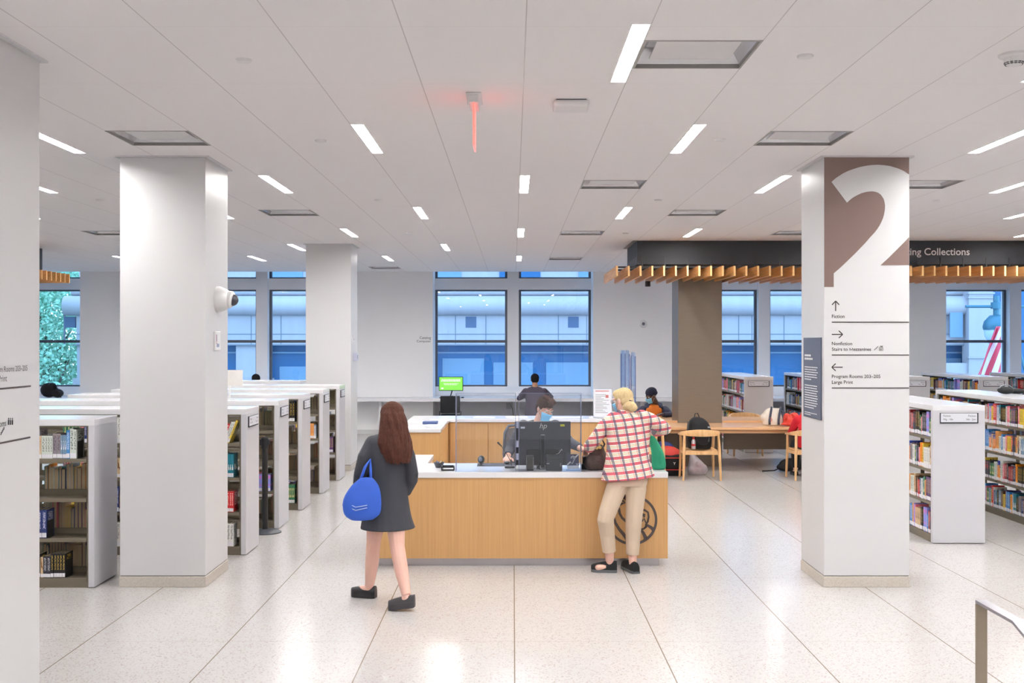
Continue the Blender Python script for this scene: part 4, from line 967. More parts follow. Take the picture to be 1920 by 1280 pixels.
# clear shields
def shield(label, x0, x1, y, z0, z1, feet=True):
    t = thing('clear_shield', label, 'screen', ((x0+x1)/2, y, z0), group='clear protective shields')
    b = MB(); b.box(x0+.004, x1-.004, y-.002, y+.002, z0, z1); b.build('pane', acrylic, t, True)
    b = MB(); b.box(x0, x0+.004, y-.003, y+.003, z0, z1); b.box(x1-.004, x1, y-.003, y+.003, z0, z1); b.box(x0+.004, x1-.004, y-.002, y+.002, z1, z1+.003); b.build('edge', acrylic_edge, t, True)
    for x in (x0, x1):
        b = MB(); sgn = 1 if x == x0 else -1; a, c_ = sorted((x, x+sgn*.004)); b.box(a, c_, y+.003, y+.16, z0, z1-.02); b.build('wing', acrylic_edge, t, True)
    return t
shield('clear desk shield before the masked clerk, its edges at black tray and monitor', D(854,10.4), D(967,10.4), 10.41, TZ, W(0,737,10.41).z)
shield('clear desk shield before the monitor and hearing sign', D(972.5,10.4), D(1090.5,10.4), 10.41, TZ, W(0,737,10.41).z)
b = MB()
for z in (1.0, 1.12, 1.3): b.box(D(968,10.4), D(972,10.4), 10.405, 10.415, z, z+.06)
tag(b.build('shield_clip', mat('clip_clear', S(180,186,215), .2, alpha=.7), origin=(D(970,10.4), 10.41, 1.0)), 'clear clips joining the two desk shields', 'clip')
# tall folded shields on the back counter
blue_acr = clear_mat('bluish_acrylic', (.88,.935,.99,1), .010); 
for k, (px, lab) in enumerate(((1171, 'tall bluish clear shield at the back counter end, outermost'), (1179, 'tall bluish clear shield between two others on back counter'), (1190, 'tall bluish clear shield nearest the orange-vested man'))):
    x = D(px, 15.0); t = thing('clear_shield', lab, 'screen', (x, 15.2, 1.07), group='clear protective shields'); zt = 2.0-(k == 2)*.03
    b = MB(); b.prism([(0,0),(.55,0),(.55,zt-1.12),(.5,zt-1.07),(.05,zt-1.07),(0,zt-1.12)], lambda u, v, w: (w, u-.28, v), -.002, .002); b.build('pane', blue_acr, t)
    b = MB(); b.box(-.006,.006,-.286,-.281,.0,zt-1.12); b.box(-.006,.006,.271,.276,0,zt-1.12); b.build('edge', mat('acrylic_edge_dark', S(96,106,150), .25), t)
    b = MB(); b.box(-.07,.0,-.287,-.283,.0,zt-1.07) if k == 0 else b.box(-.02,.0,-.287,-.283,.0,zt-1.12); b.build('front_flap', blue_acr, t)
# document stand sign on the back counter
t = thing('document_stand', 'white printed notice in clear stand on the back counter', 'sign', (D(1130,15.1), 15.1, 1.07)); b = MB(); b.box(-.13,.13,0,.004,.0,W(0,728,15.1).z-1.07); b.box(-.13,.13,0,.1,0,.004); b.build('holder', acrylic, t); zt = W(0,728,15.1).z-1.07
b = MB(); b.box(-.125,.125,-.002,-.0003,.012,zt-.008); b.build('notice', paper, t); b = MB(); rr = random.Random(9)
for k in range(16):
    if k > 1: b.box(-.1, rr.uniform(.0,.1) if k != 4 else -.02, -.0028, -.0021, zt-.05-k*.019, zt-.046-k*.019)
b.build('lettering', ink, t); b = MB(); b.box(-.1,.085,-.0028,-.0021,zt-.042,zt-.03); b.box(.04,.08,-.0028,-.0021,zt-.13,zt-.09); b.build('heading', mat('faded_red', S(206,120,120), .6), t)
# papers and a book box on the back counter
b = MB(); b.box(-.09,.09,-.06,.06,0,.035); o = b.build('boxed_book', mat('box_navy', S(62,82,130), .5), bevel=.002); o.location = (D(809,14.2), 14.0, 1.0704); o.rotation_euler.z = -.1; tag(o, 'small navy blue book on the raised counter arm', 'book')
for k, (x, y, w, d, a, lb) in enumerate([(-1.2,13.45,.21,.29,.3,'white sheet at the near end of the raised counter arm'),(-1.02,13.75,.21,.28,-.4,'white sheet in the middle of the raised counter arm'),(-1.25,14.3,.22,.3,.2,'white sheet beside the navy book on the counter'),(-.95,14.7,.2,.28,1.2,'white sheet at the inner corner of the raised counter'),(-.4,15.2,.3,.21,.0,'white sheet on the back counter before the green screen'),(.05,15.25,.3,.21,.1,'white sheet on the back counter beneath the middle pier'),(.75,15.2,.4,.22,.05,'white sheet on the back counter behind the masked clerk'),(1.2,15.15,.3,.2,0,'white sheet near the printed notice stand')]):
    b = MB(); b.box(-w/2,w/2,-d/2,d/2,0,.0012+.0006*(k % 3)); o = b.build('paper_sheet', paper); o.location = (x, y, 1.0704); o.rotation_euler.z = a; tag(o, lb, 'paper', 'sheets on the raised counter')
for k, (x, y, a, lb) in enumerate([(-1.15,10.6,.2,'pale sheet lying at the open end of the service desk')]):
    b = MB(); b.box(-.15,.15,-.1,.1,0,.0012); o = b.build('paper_sheet', paper); o.location = (x, y, TZ); o.rotation_euler.z = a; tag(o, lb, 'paper')
# small sign holder on top of a left bookcase, papers and black bag by the window
t = thing('shelf_sign', 'blank cream sign on thin stand atop a low bookcase', 'sign', (D(438,12.69), 12.69, BH)); b = MB(); b.box(-.115,.105,-.004,.004,W(0,723,12.69).z-BH,W(0,693.5,12.69).z-BH); b.build('panel', mat('cream_card', S(232,228,224), .6), t); b = MB(); b.box(-.055,-.035,-.005,.005,.006,W(0,723,12.69).z-BH); b.box(-.1,.02,-.05,.05,.0,.006); b.build('stand', plastic_w, t)
t = thing('shoulder_bag', 'black bag slumped on the window counter beneath the trees', 'bag', (-10.45, 24.9, .8455)); b = MB(); b.ell((-.1,.08,.17),(.2,.13,.17)); b.ell((.1,.06,.1),(.14,.12,.10)); b.ell((.0,.02,.24),(.1,.1,.1)); o = remeshed(b, .02, 3, 'body', black_soft, t, False); b = MB(); b.tube([(.2,-.1,.15),(.28,-.2,.10),(.30,-.24,.02)], .01, 6); b.build('strap', black_soft, t, smooth=True)
for k, (x, lb) in enumerate(((-10.6, 'loose white papers on the window counter by the black bag'),)):
    b = MB(); b.box(-.2,.2,-.12,.12,0,.01); b.box(-.1,.28,-.1,.1,.0101,.018,0,Matrix.Rotation(.3,4,'Z')); o = b.build('paper_sheets', paper); o.location = (x-.35, 24.78, .8455); tag(o, lb, 'paper')
t = thing('headphone_bag', 'small black strapped bag on top of the farther bookcase', 'bag', (6.3, 14.05, BH)); b = MB(); b.ell((0,0,.045),(.11,.08,.045)); b.ell((.16,.02,.035),(.1,.07,.035)); o = remeshed(b, .01, 2, 'body', black_soft, t, False); b = MB(); b.tube([(-.1+.0,.0,.03),(-.06,0,.1),(.02,0,.12),(.1,0,.07)], .008, 6); b.build('strap', mat('grey_strap', S(140,144,152), .6), t, smooth=True)
# stanchion
t = thing('stanchion', 'black belt stanchion post standing before the third bookcase', 'stanchion', (-2.755, 12.2, 0)); b = MB(); b.lathe([(.0001,0),(.18,0),(.18,.012),(.14,.03),(.05,.042),(.0001,.042)], 40); b.build('base', mat('stanchion_base', S(58,62,70), .45), t, smooth='auto')
b = MB(); b.cyl((0,0), .032, .04, .93, 24); b.build('post', black, t, smooth='auto'); b = MB(); b.cyl((0,0), .04, .93, 1.05, 24); b.cyl((0,0), .035, 1.05, 1.06, 24); b.build('belt_head', black, t, smooth='auto', bevel=.003)
b = MB(); b.box(-.055,-.039,-.015,.015,.97,1.03); b.box(.039,.05,-.012,.012,.97,1.03); b.build('belt_clip', charcoal, t)
# handrail at the stair head
t = thing('handrail', 'flat bronze metal handrail on a square post near the stairs', 'railing', (2.03, 4.76, 0)); rail = mat('rail_bronze', S(150,138,122), .38, metal=.5, var=.04, stretch=(1,1,6))
b = MB(); b.box(-.025,.023,-.006,.008,0,.985); b.build('post', rail, t, bevel=.0015)
b = MB(); prof = [(-.024,-.007),(-.024,.006),(.024,.006),(.024,-.007)]
b.sweep([(0,.008,.993),(0,-.34,.993),(0,-.345,.993),(0,-1.2,.74)], prof); b.build('rail', mat('rail_top', S(140,138,146), .3, metal=.6, var=.04), t)
b = MB(); b.box(-.025,.023,-1.2,-1.188,0,.735); b.build('post', rail, t)
# ------------------------------------------------------------------ people
skin_l = mat('skin_light', S(226,178,158), .5, var=.05, scale=8, sub=.15)
skin_p = mat('skin_pink', S(234,190,174), .5, var=.06, scale=8, sub=.15)
skin_d = mat('skin_deep', S(84,56,46), .45, var=.06, scale=8, sub=.08)
eye_w = mat('eye_white', S(235,235,235), .2, var=0); eye_i = mat('eye_iris', S(50,36,28), .2, var=0)
mask_b = mat('mask_blue', S(130,196,232), .7, var=.05, scale=40, stretch=(1,1,6), bump=.2)
def hair_mat(name, c, c2): return mat(name, c, .75, col2=c2, scale=20, stretch=(6,6,1), bump=.6, spec=.12)
def frame_of(f, u):
    f = Vector(f).normalized(); u = Vector(u); r = f.cross(u).normalized(); u = r.cross(f).normalized()
    return Matrix((r, f, u)).transposed()           # columns: right, forward, up
class Head:
    def __init__(s, c, f, u=(0,0,1), k=1.0): s.R = frame_of(f, u); s.c = Vector(c); s.k = k
    def p(s, x, y, z): return s.c + s.R @ (Vector((x, y, z))*s.k)
    def ell(s, b, c, r): b.ell(s.p(*c), [q*s.k for q in r], s.R)
    def cap(s, b, a, c, r0, r1): b.cap(s.p(*a), s.p(*c), r0*s.k, r1*s.k)
    def base(s, b, ears=True):
        s.ell(b, (0,-.012,.03), (.072,.09,.084)); s.ell(b, (0,.022,-.03), (.057,.062,.078)); s.ell(b, (0,.052,-.088), (.028,.026,.022))
        s.cap(b, (0,.083,.012), (0,.1,-.024), .008, .013); s.ell(b, (0,.083,-.06), (.022,.012,.008)); s.ell(b, (0,.08,-.07), (.018,.012,.007))
        s.ell(b, (-.028,.074,.03), (.022,.012,.009)); s.ell(b, (.028,.074,.03), (.022,.012,.009)); s.ell(b, (-.03,.0725,.019), (.017,.0125,.0085)); s.ell(b, (.03,.0725,.019), (.017,.0125,.0085))
        s.ell(b, (-.038,.06,-.02), (.02,.02,.016)); s.ell(b, (.038,.06,-.02), (.02,.02,.016))
        if ears:
            for q in (-1, 1): s.ell(b, (q*.073,-.008,-.005), (.011,.019,.03))
        s.cap(b, (0,-.02,-.04), (0,-.035,-.15), .052, .056)
    def eyes(s, t):
        for q in (-1, 1):
            b = MB(); b.ell(s.p(q*.03,.0705,.008), [.0125*s.k]*3, s.R); e = b.build('eye', eye_w, t, True, smooth=True)
            b = MB(); b.ell(s.p(q*.03,.0815,.004), [.0055*s.k,.003*s.k,.0055*s.k], s.R, 10, 6); ob = b.build('iris', eye_i, None, smooth=True); 
            ob.data.transform(Matrix.Translation(-Vector(t.location))); ob.parent = t
    def brows(s, t, m):
        for q in (-1, 1):
            b = MB(); b.tube([s.p(q*.012,.088,.032), s.p(q*.03,.086,.038), s.p(q*.046,.072,.034)], .0042*s.k, 6); b.build('eyebrow', m, t, True, smooth=True)
    def mask(s, t, m):
        b = MB(); rings = []
        for i, z in enumerate((-.012, -.03, -.05, -.07, -.09, -.105)):
            r = []
            for k in range(15):
                a = math.radians(-78+k*156/14); w = .066-.012*(i/5)+.004*math.sin(i*1.4); nose = max(0, math.cos(a))**6*(.032-.004*i if i < 4 else .01)
                y = .035+(.062-.003*i)*math.cos(a)+nose; r.append(tuple(s.p(w*math.sin(a), y-.004*(i == 5), z)))
            rings.append(r)
        o = MB(); o.loft(rings, cap=False, closed=False); ob = o.build('face_mask', m, t, True, smooth=True); md = ob.modifiers.new('s', 'SOLIDIFY'); md.thickness = .003
        for q in (-1, 1):
            b = MB(); b.tube([s.p(q*.064,.048,-.02), s.p(q*.078,.01,.01), s.p(q*.08,-.012,.024), s.p(q*.079,-.024,.0)], .0016, 5); b.tube([s.p(q*.058,.05,-.09), s.p(q*.074,.005,-.045), s.p(q*.079,-.024,.0)], .0016, 5); b.build('ear_loop', eye_w, ob) if False else b.build('ear_loop', eye_w, t, True, smooth=True)
def hand(b, w, d, n, side, curl=.5, k=1.0, spread=.0, body=None):
    """wrist w, finger direction d, palm normal n, side=+1 if the thumb lies on cross(d,n)"""
    w = Vector(w); d = Vector(d).normalized(); n = Vector(n); n = (n-d*n.dot(d)).normalized(); a = d.cross(n).normalized()
    Rm = Matrix((a, d, n)).transposed()
    b.ell(w+d*.045*k, [.04*k,.052*k,.0155*k], Rm); b.cap(w-d*.02*k, w+d*.02*k, .024*k, .026*k)
    for i, (o, L) in enumerate(((.03,.07),(.010,.08),(-.011,.075),(-.031,.058))):
        p = w+d*.083*k+a*o*side*k-d*(.008*k if i in (0,) else .012*k if i == 3 else 0); ang = 0; dirv = (d+a*spread*o*20*side).normalized()
        for j, f in enumerate((.45,.3,.25)):
            ang += curl*(.55, .75, .55)[j]; v = dirv*math.cos(ang)+n*math.sin(ang); q = p+v*L*f*k
            b.cap(p, q, (.0092-.0008*j)*k, (.0088-.0010*j)*k, 8); p = q
    p = w+d*.025*k+a*.03*side*k; q = p+(d*.6+a*.75*side+n*.25).normalized()*.036*k; r = q+(d*.9+a*.25*side+n*.35).normalized()*.03*k
    b.cap(p, q, .0125*k, .0105*k, 8); b.cap(q, r, .0105*k, .0085*k, 8)
def ring(c, rx, ry, rot=0, n=24, tilt=(0,0)):
    c = Vector(c); return [(c.x+rx*math.cos(t)*math.cos(rot)-ry*math.sin(t)*math.sin(rot), c.y+rx*math.cos(t)*math.sin(rot)+ry*math.sin(t)*math.cos(rot), c.z+tilt[0]*rx*math.cos(t)+tilt[1]*ry*math.sin(t)) for t in [2*PI*k/n for k in range(n)]]
def limb(b, pts, rs, n=14):
    pts = [Vector(p) for p in pts]; rs = list(rs); d = (pts[1]-pts[0]).normalized(); r = rs[0]; p0 = pts[0]
    b.tube([p0-d*r*.95, p0-d*r*.8, p0-d*r*.45]+pts, [r*.25, r*.6, r*.9]+rs, n)
def shoe(t, toe, heel, w=.045, h=.075, m=None, ms=None, name='shoe', sole=.028):
    toe = Vector(toe); heel = Vector(heel); d = (toe-heel); L = d.length; d = d/L; a = Vector((-d.y, d.x, 0)); z0 = min(toe.z, heel.z)
    prof = [(0,.62),(.06,.85),(.2,.92),(.4,.9),(.6,1.0),(.8,1.02),(.93,.75),(1.0,.3)]
    def outline(k, z): 
        l = [tuple(heel+d*L*u+a*w*v*k+Vector((0,0,z))) for u, v in prof]; r = [tuple(heel+d*L*u-a*w*v*k+Vector((0,0,z))) for u, v in prof][::-1]; return l+r
    b = MB(); b.loft([outline(1.05, .001), outline(1.07, sole*.5), outline(1.02, sole)]); b.build('sole', ms, t, True, smooth='auto', bevel=0)
    b = MB(); hs = [1.0,1.0,1.0,.95,.85,.70,.58,.45]
    rings = []
    for (u, v), hh in zip(prof, hs):
        c = heel+d*L*u; H_ = sole+(h-sole)*hh
        rings.append([tuple(c+a*w*v*math.cos(q)*(.98 if math.sin(q) < .5 else .9)+Vector((0,0,sole*.8+(H_-sole*.8)*max(0, math.sin(q))**.7))) for q in [PI*k/10 for k in range(11)]]+[tuple(c-a*w*v*.98+Vector((0,0,sole*.7))), tuple(c+a*w*v*.98+Vector((0,0,sole*.7)))])
    b.loft(rings); b.build('upper', m, t, True, smooth='auto')

# ---- woman in plaid jacket at the desk
def plaid():
    m, nt, p = base_mat('plaid_wool'); tc = N(nt, 'TexCoord'); mp = N(nt, 'Mapping'); nt.links.new(tc.outputs['Object'], mp.inputs[0]); mp.inputs['Rotation'].default_value = (0, math.radians(7), math.radians(0))
    sx = N(nt, 'SeparateXYZ'); nt.links.new(mp.outputs[0], sx.inputs[0]); X, Z = sx.outputs['X'], sx.outputs['Z']
    ad = mth(nt, 'ADD', X, mth(nt, 'MULTIPLY', sx.outputs['Y'], .25)); X = ad
    c = S(244,236,222)
    nz = N(nt, 'TexNoise'); nz.inputs['Scale'].default_value = 160; nt.links.new(tc.outputs['Object'], nz.inputs[0])
    c = mixc(nt, mth(nt, 'MULTIPLY', nz.outputs[0], .2), c, S(216,204,184))
    def bandX(c, per, off, w, col, a=.85): return mixc(nt, mth(nt, 'MULTIPLY', line_mask(nt, X, per, off, w), a), c, col)
    def bandZ(c, per, off, w, col, a=.85): return mixc(nt, mth(nt, 'MULTIPLY', line_mask(nt, Z, per, off, w), a), c, col)
    c = bandZ(c, .066, .032, .010, S(190,160,104), .6)
    c = bandZ(c, .066, .022, .004, S(70,80,80), .7); c = bandZ(c, .066, .042, .004, S(70,80,80), .7)
    c = bandZ(c, .066, .0, .026, S(186,56,80), .92)
    c = bandX(c, .084, .0, .020, S(60,70,100), .75); c = bandX(c, .084, .063, .006, S(196,80,98), .6)
    nt.links.new(c, p.inputs['Base Color']); p.inputs['Roughness'].default_value = .85; return m
plaid_m = plaid(); khaki = mat('khaki_cotton', S(206,186,164), .8, var=.06, scale=6, bump=.15)
t = thing('person', 'person in red plaid jacket and khaki trousers leaning on the service desk', 'person', (1.03, 10.08, 0))
hd = Head((1.025, 10.27, 1.565), (-.72,.62,-.22), (-.05,.1,1), .98)
b = MB(); hd.base(b); b.cap(hd.p(0,-.03,-.12), (1.06, 10.22, 1.38), .055, .05)
b.loft([ring((1.06,y_,z), rx, ry) for z, y_, rx, ry in ((1.41,10.215,.12,.05),(1.3,10.20,.16,.08),(1.1,10.16,.14,.08),(.95,10.12,.15,.09),(.86,10.11,.14,.09))])
limb(b, [(.92,10.19,1.38),(.755,10.21,1.2),(.715,10.28,1.14),(.725,10.45,1.11)], [.05,.04,.038,.027]); hand(b, (.725,10.49,1.105), (-.15,.9,-.35), (.1,-.3,-.9), 1, .5)
limb(b, [(1.22,10.18,1.4),(1.40,10.2,1.33),(1.42,10.24,1.30),(1.29,10.45,1.26)], [.05,.042,.038,.027]); hand(b, (1.27,10.49,1.26), (-.4,.85,.1), (-.3,-.1,-.9), -1, .5)
limb(b, [(.98,10.1,.9),(.86,10.05,.52),(.885,10.1,.2),(.89,10.11,.07)], [.08,.055,.045,.034]); limb(b, [(1.13,10.08,.9),(1.10,10.09,.5),(1.10,10.12,.2),(1.10,10.1,.07)], [.08,.055,.045,.034])
b.cap((.885,10.11,.05), (.78,10.09,.045), .035, .028); b.cap((1.10,10.12,.05), (1.07,10.2,.045), .035, .028)
remeshed(b, .0048, 2, 'body', skin_p, t)
hd.eyes(t)
blond = hair_mat('blond_hair', S(226,206,166), S(180,152,104))
b = MB(); hd.ell(b, (0,-.02,.042), (.082,.098,.084)); hd.ell(b, (0,-.05,-.01), (.074,.062,.075)); hd.ell(b, (0,.03,.075), (.066,.06,.045)); remeshed(b, .006, 3, 'hair', blond, t)
b = MB(); c = Vector((1.085,10.175,1.525)); b.ell(c, (.058,.045,.045)); b.ell(c+Vector((.02,-.01,-.018)), (.048,.036,.038)); b.ell(c+Vector((-.03,.02,-.01)), (.04,.036,.038)); remeshed(b, .006, 2, 'hair_bun', blond, t)
b = MB(); b.tube([c+Vector((-.02,.02,.05)), c+Vector((.0,.0,.047)), c+Vector((.02,-.0,.04))], .006, 8); b.build('hair_tie', black, t, True, smooth=True)
hd.mask(t, mask_b)
b = MB()
for q in (-1, 1): b.tube([hd.p(q*.03+.024*math.cos(a), .1, .01+.02*math.sin(a)) for a in [k*PI/6 for k in range(13)]], .0015, 5); b.tube([hd.p(q*.054,.098,.015), hd.p(q*.075,.03,.015), hd.p(q*.078,-.02,.01)], .0016, 5)
b.tube([hd.p(-.008,.102,.014), hd.p(.008,.102,.014)], .0015, 5); b.build('eyeglasses', mat('glasses_metal', S(120,110,120), .3, metal=.6), t, True, smooth=True)
# jacket
b = MB()
b.loft([ring((1.045,10.235,1.462), .07, .055), ring((1.05,10.225,1.448), .13, .075), ring((1.055,10.21,1.42), .195, .095, tilt=(.1,0)), ring((1.065,10.20,1.36), .215, .115), ring((1.07,10.19,1.25), .205, .125), ring((1.06,10.165,1.13), .195, .125), ring((1.055,10.14,1.02), .205, .135), ring((1.055,10.12,.92), .235, .158, tilt=(.09,0)), ring((1.055,10.11,.862), .25, .172, tilt=(.09,0))])
limb(b, [(.935,10.2,1.40),(.85,10.2,1.33),(.745,10.205,1.19),(.715,10.23,1.15),(.72,10.32,1.13),(.724,10.40,1.115)], [.07,.066,.058,.058,.055,.052])
limb(b, [(1.19,10.19,1.42),(1.27,10.19,1.395),(1.38,10.2,1.335),(1.415,10.23,1.31),(1.38,10.32,1.29),(1.345,10.39,1.275)], [.07,.066,.062,.06,.058,.056])
jk = remeshed(b, .007, 2, 'jacket', plaid_m, t)
b = MB(); b.loft([ring((1.045,10.24,1.455), .075, .062), ring((1.04,10.245,1.485), .066, .058)]); b.build('collar', plaid_m, t, True, smooth='auto')
b = MB(); b.tube([hd.p(-.05,-.03,-.115), hd.p(-.058,.03,-.12), hd.p(-.03,.075,-.13), hd.p(.03,.08,-.13)], .016, 8); b.build('scarf', mat('blue_scarf', S(50,120,200), .7, var=.2, scale=30), t, True, smooth=True)
b = MB()
b.loft([ring((1.06,10.12,1.0), .15, .09), ring((1.06,10.115,.93), .17, .10), ring((1.065,10.11,.86), .18, .115), ring((1.065,10.10,.80), .165, .115)])
limb(b, [(.985,10.115,.88),(.95,10.09,.78),(.865,10.05,.56),(.845,10.05,.49),(.865,10.09,.35),(.885,10.1,.185)], [.09,.096,.082,.078,.07,.062])
limb(b, [(1.135,10.115,.88),(1.13,10.1,.76),(1.11,10.085,.52),(1.105,10.09,.44),(1.103,10.11,.3),(1.10,10.11,.16)], [.09,.096,.078,.076,.068,.060])
remeshed(b, .007, 2, 'trousers', khaki, t)
shoe(t, (.72,10.13,0), (.955,10.10,0), .048, .105, black_soft, mat('shoe_sole', S(92,94,98), .6), sole=.026)
shoe(t, (1.04,10.33,0), (1.125,10.02,0), .048, .105, black_soft, MATS['shoe_sole'], sole=.026)

# ---- walking woman
coat = mat('charcoal_coat', S(58,60,68), .85, var=.1, scale=10, bump=.15)
t = thing('person', 'person with long brown hair and charcoal coat walking past the desk', 'person', (-1.03, 8.98, 0))
hd = Head((-1.0, 8.99, 1.50), (-.75,.62,-.12), (0,0,1), 1.0)
b = MB(); hd.base(b); b.cap(hd.p(0,-.03,-.12), (-1.03, 8.97, 1.28), .055, .07)
b.loft([ring((-1.03,8.97,z), rx, ry, .3) for z, rx, ry in ((1.34,.13,.08),(1.2,.15,.1),(1.0,.13,.1),(.86,.16,.12),(.78,.15,.11))])
limb(b, [(-1.17,8.93,1.28),(-1.235,8.9,1.05),(-1.24,8.95,.98),(-1.26,9.05,.80)], [.045,.036,.034,.025]); hand(b, (-1.265,9.07,.76), (-.05,.15,-1), (1,.1,0), 1, 1.2)
limb(b, [(-.89,9.0,1.28),(-.83,8.98,1.05),(-.83,8.99,1.0),(-.90,9.13,.85)], [.045,.036,.034,.025]); hand(b, (-.915,9.16,.82), (-.3,.4,-.85), (-1,.1,0), -1, .8)
limb(b, [(-1.10,8.98,.82),(-1.145,9.02,.48),(-1.165,9.06,.28),(-1.19,9.1,.09)], [.095,.06,.056,.036])
limb(b, [(-.97,8.95,.82),(-.93,8.83,.47),(-.89,8.75,.30),(-.84,8.66,.12)], [.095,.06,.056,.036])
b.cap((-1.19,9.1,.075), (-1.29,9.13,.06), .034, .026); b.cap((-.84,8.66,.10), (-.90,8.66,.05), .034, .026)
remeshed(b, .0048, 2, 'body', skin_p, t); hd.eyes(t)
brown_h = hair_mat('brown_hair', S(98,62,52), S(52,32,28))
b = MB(); hd.ell(b, (0,-.02,.035), (.09,.108,.096)); hd.ell(b, (0,-.06,-.04), (.092,.075,.10))
b.loft([ring((-.995,8.965,1.56), .075, .075, .3), ring((-.99,8.95,1.51), .092, .088, .3), ring((-.982,8.935,1.46), .104, .088, .3), ring((-.975,8.915,1.40), .115, .085, .3), ring((-.965,8.90,1.30), .135, .08, .3), ring((-.95,8.895,1.22), .125, .07, .3), ring((-.94,8.90,1.15), .07, .045, .3)])
rr = random.Random(8)
for k in range(34):
    a = math.radians(-200+k*220/33); ph = rr.uniform(0, 6); c = Vector((-.985, 8.945, 0)); pts = []
    for j in range(9):
        z = 1.585-j*.055+rr.uniform(-.006,.006); w = [.045,.086,.100,.106,.113,.122,.125,.115,.095][j]; wx = .006*math.sin(ph+j*1.1)
        pts.append((c.x+j*.006+(w+wx)*math.cos(a), c.y-j*.006+(w*.8+wx)*math.sin(a), z-(.02*rr.random() if j == 8 else 0)))
    b.tube(pts, [.003,.009]+[.010]*5+[.008,.004], 6)
remeshed(b, .0055, 1, 'hair', brown_h, t)
b = MB()
b.loft(crs([ring((-1.03,8.975,1.365), .08, .065, .3), ring((-1.03,8.97,1.34), .14, .09, .3), ring((-1.03,8.97,1.28), .172, .11, .3), ring((-1.03,8.97,1.15), .165, .12, .3), ring((-1.03,8.97,1.0), .155, .12, .3), ring((-1.03,8.97,.85), .175, .14, .3), ring((-1.03,8.965,.70), .20, .175, .3), ring((-1.02,8.96,.60), .225, .20, .3)]))
limb(b, [(-1.14,8.94,1.29),(-1.20,8.91,1.18),(-1.24,8.9,1.04),(-1.25,8.94,.98),(-1.265,9.03,.84)], [.068,.062,.052,.052,.044])
limb(b, [(-.91,8.99,1.29),(-.86,8.99,1.18),(-.825,8.98,1.04),(-.83,9.0,.99),(-.89,9.11,.87)], [.068,.062,.052,.052,.044])
remeshed(b, .0085, 2, 'coat', coat, t)
shoe(t, (-1.345,9.15,0), (-1.135,9.09,0), .043, .10, black, black, sole=.05); shoe(t, (-.985,8.68,0), (-.775,8.65,.03), .043, .10, mat('grey_shoe', S(60,58,62), .6), MATS['grey_shoe'], sole=.05)
t = thing('tote_bag', 'bright blue fabric bag hanging beside the charcoal coat', 'bag', (-1.20, 8.74, .70)); blu = mat('blue_fabric', S(40,92,200), .6, var=.12, scale=7, bump=.3)
b = MB(); b.loft(crs([ring((0.0,0,0), .085, .05, .25), ring((0,0,.05), .145, .07, .25), ring((.0,0,.16), .155, .07, .25), ring((.02,0,.27), .115, .045, .25), ring((.035,0,.34), .05, .025, .25)])); remeshed(b, .009, 16, 'body', blu, t, False)
b = MB(); b.tube([(-.02,0,.30),(.02,.03,.42),(.05,.10,.47),(.06,.05,.40),(.07,0,.3)], .012, 8); b.build('strap', blu, t, smooth=True)
b = MB()
for k in range(2): b.tube([(-.12,-.062,.12+.03*k), (-.04,-.084,.09+.025*k), (.05,-.082,.11+.02*k)], .004, 5)
b.build('print_lines', mat('pale_blue_print', S(170,190,230), .6), t, smooth=True)
# ---- clerk behind the monitor
greysw = mat('grey_sweater', S(70,72,82), .85, var=.1, scale=30, bump=.2)
t = thing('person', 'masked person with dark brown hair in grey sweater behind monitor', 'person', (.28, 11.6, 0))
hd = Head((.325, 11.24, 1.425), (.50,-.78,-.32), (.05,.12,1), 1.0)
b = MB(); hd.base(b); b.cap(hd.p(0,-.03,-.12), (.27, 11.5, 1.2), .055, .065)
b.loft([ring((.27,11.5,z), rx, ry) for z, rx, ry in ((1.27,.14,.08),(1.1,.16,.1),(.9,.14,.1),(.74,.16,.12),(.66,.15,.12))])
limb(b, [(.10,11.47,1.23),(-.02,11.45,1.0),(-.03,11.42,.98),(-.055,11.22,.945)], [.05,.04,.038,.027]); hand(b, (-.06,11.17,.94), (-.05,-1,-.1), (0,-.1,-1), 1, .55)
limb(b, [(.45,11.47,1.23),(.59,11.36,1.07),(.61,11.32,1.06),(.70,11.14,1.03)], [.05,.04,.038,.027]); hand(b, (.72,11.10,1.03), (.5,-.85,.0), (0,-.1,-1), -1, .6)
for s in (-1, 1):
    limb(b, [(.28+s*.1,11.55,.70),(.28+s*.16,11.16,.69),(.28+s*.17,11.22,.42),(.28+s*.17,11.3,.26)], [.085,.06,.052,.036]); b.cap((.28+s*.17,11.3,.24), (.28+s*.17,11.19,.22), .036, .03)
remeshed(b, .0048, 2, 'body', skin_l, t); hd.eyes(t)
dkbr = hair_mat('dark_brown_hair', S(70,46,38), S(36,22,20)); hd.brows(t, dkbr); hd.mask(t, mask_b)
b = MB(); hd.ell(b, (0,-.02,.055), (.082,.1,.078)); hd.ell(b, (0,-.055,.0), (.072,.058,.075)); hd.ell(b, (.0,.035,.095), (.07,.065,.04)); hd.ell(b, (.02,.07,.105), (.045,.035,.022)); hd.ell(b, (-.066,.0,.03), (.016,.035,.035)); hd.ell(b, (.066,.0,.03), (.016,.035,.035))
rr = random.Random(3)
for k in range(40): hd.ell(b, (rr.uniform(-.06,.06), rr.uniform(-.08,.08), .10+rr.uniform(-.01,.03)), (.012,.022,.012))
remeshed(b, .005, 2, 'hair', dkbr, t)
b = MB(); b.loft([ring((.275,11.45,1.305), .07, .06), ring((.275,11.46,1.285), .13, .08), ring((.275,11.48,1.235), .20, .11), ring((.275,11.5,1.1), .2, .125), ring((.275,11.52,.9), .185, .125), ring((.275,11.55,.72), .19, .14)])
limb(b, [(.11,11.47,1.235),(.05,11.46,1.13),(-.025,11.45,1.01),(-.04,11.41,.985),(-.052,11.27,.955)], [.07,.064,.055,.052,.043])
